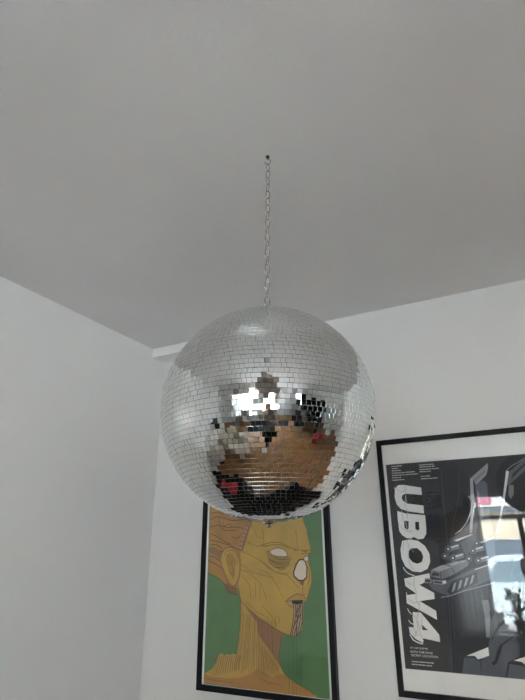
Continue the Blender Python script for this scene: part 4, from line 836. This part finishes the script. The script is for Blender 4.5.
ph = thing('smartphone', 'black smartphone held up in front of the person', 'phone', (0, 0, EYE), YAW)
bm = boxes((-.038, .038, -.0045, .0045, -.150, .008))
o = obj('phone_body', bm, M['black'], ph, bevel=.003, loc=(0, -.016, 0), rot=(math.radians(22), 0, 0))
obj('phone_screen', boxes((-.035, .035, -.0055, -.0046, -.146, .004)), M['screen'], ph, loc=(0, -.016, 0), rot=(math.radians(22), 0, 0))

# ------------------------------------------------------------------ across the street, seen mirrored in the poster glass
st = obj('street_paving', boxes((-16, 18, -20, YR - .30, -.20, -.12), (XR + .27, 18, YR - .30, 6, -.20, -.12)), M['street']); st['kind'] = 'structure'
b = thing('shop_building', 'cream shop building across the street with a red and white sign band', 'building', (0, -11.5, -.12))
obj('facade', boxes((-6, 6, -3, 0, 0, 5.5)), M['cream_wall'], b)
obj('sign_band', boxes((-3.2, 4.8, 0, .12, 2.85, 3.35)), M['sign_white'], b)
for k in range(9):
    x = -3.0 + k * .85
    obj('sign_panel', boxes((x, x + .45, .12, .14, 2.92, 3.20)), M['sign_red'], b)
obj('shop_window', boxes((-2.8, 4.4, 0, .04, .5, 2.0)), M['slate'], b)
obj('cornice', boxes((-3.3, 4.9, 0, .20, 2.72, 2.80)), M['slate'], b)
obj('roof_edge', boxes((-6.1, 6.1, -3.1, .25, 5.5, 5.7)), M['slate'], b)
car = thing('parked_car', 'pale blue car parked across the street', 'car', (.2, -8.6, -.12))
bm = bmesh.new(); prof = [(-2.1, .35), (-2.1, .85), (-1.6, 1.05), (-1.0, 1.62), (.9, 1.66), (1.6, 1.10), (2.0, 1.0), (2.1, .35)]
a = [bm.verts.new((x, -.82, z)) for x, z in prof]; c = [bm.verts.new((x, .82, z)) for x, z in prof]; bm.faces.new(a); bm.faces.new(c[::-1])
for i in range(8): bm.faces.new((a[i], a[(i + 1) % 8], c[(i + 1) % 8], c[i]))
obj('car_body', bm, M['carblue'], car, bevel=.06)
for s in (-1, 1):
    bm = bmesh.new(); vs = [bm.verts.new((x, s * .825, z)) for x, z in ((-1.30, 1.12), (-.92, 1.50), (.82, 1.54), (1.3, 1.14))]; bm.faces.new(vs)
    obj('side_window', bm, M['carglass'], car)
    for x in (-1.3, 1.3):
        bm = bmesh.new(); lathe(bm, [(.26, -.10), (.33, -.09), (.33, .09), (.26, .10)], 28); g = obj('wheel', bm, M['rubber'], car, loc=(x, s * .76, .33), rot=(PI / 2, 0, 0))
        bm = bmesh.new(); lathe(bm, [(.19, -.105), (.19, .105)], 20); obj('hubcap', bm, M['chrome'], g)

# ------------------------------------------------------------------ daylight
w = bpy.data.worlds.new('overcast_sky'); sc.world = w; w.use_nodes = True
bg = w.node_tree.nodes['Background']; bg.inputs[0].default_value = (.82, .92, 1.0, 1); bg.inputs[1].default_value = 6.0
for x_, y_, w_, z0, rz_ in ((sum(W1) / 2, YR - .2, W1[1] - W1[0], WZ0, 0), (sum(W2) / 2, YR - .2, W2[1] - W2[0], WZ0, 0), (XR + .18, sum(RW) / 2, RW[1] - RW[0], .75, PI / 2)):
    ld = bpy.data.lights.new('window_portal', 'AREA'); ld.shape = 'RECTANGLE'; ld.size = w_; ld.size_y = WZ1 - z0
    ld.cycles.is_portal = True
    lo = bpy.data.objects.new('window_portal', ld); C.objects.link(lo); lo.location = (x_, y_, (z0 + WZ1) / 2); lo.rotation_euler = (PI / 2, 0, rz_)
sd = bpy.data.lights.new('sun', 'SUN'); sd.energy = 30; sd.angle = .02; sd.color = (1, .98, .95)
so = bpy.data.objects.new('sun', sd); C.objects.link(so); so.rotation_euler = Vector((-.25, -.62, -.74)).to_track_quat('-Z', 'Y').to_euler(); so.location = (0, 0, 8)

# ------------------------------------------------------------------ camera
cd = bpy.data.cameras.new('camera'); cam = bpy.data.objects.new('camera', cd); C.objects.link(cam); sc.camera = cam
cd.sensor_fit = 'HORIZONTAL'; cd.sensor_width = 36; cd.lens = 36 * 500 / 525; cd.clip_start = .003
pitch, roll, yaw = map(math.radians, (22.18, -.26, 26.75))
F = Vector((-math.sin(yaw) * math.cos(pitch), math.cos(yaw) * math.cos(pitch), math.sin(pitch)))
R_ = Vector((math.cos(yaw), math.sin(yaw), 0)); U_ = R_.cross(F)
R2 = R_ * math.cos(roll) + U_ * math.sin(roll); U2 = -R_ * math.sin(roll) + U_ * math.cos(roll)
m = Matrix((R2, U2, -F)).transposed().to_4x4(); m.translation = (0, 0, EYE); cam.matrix_world = m

vs = sc.view_settings; vs.view_transform = 'Standard'; vs.look = 'None'; vs.gamma = 1; vs.use_curve_mapping = False; vs.exposure = .91
sc.cycles.max_bounces = 12; sc.cycles.diffuse_bounces = 6; sc.cycles.glossy_bounces = 5; sc.cycles.transparent_max_bounces = 12
sc.cycles.sample_clamp_indirect = 8
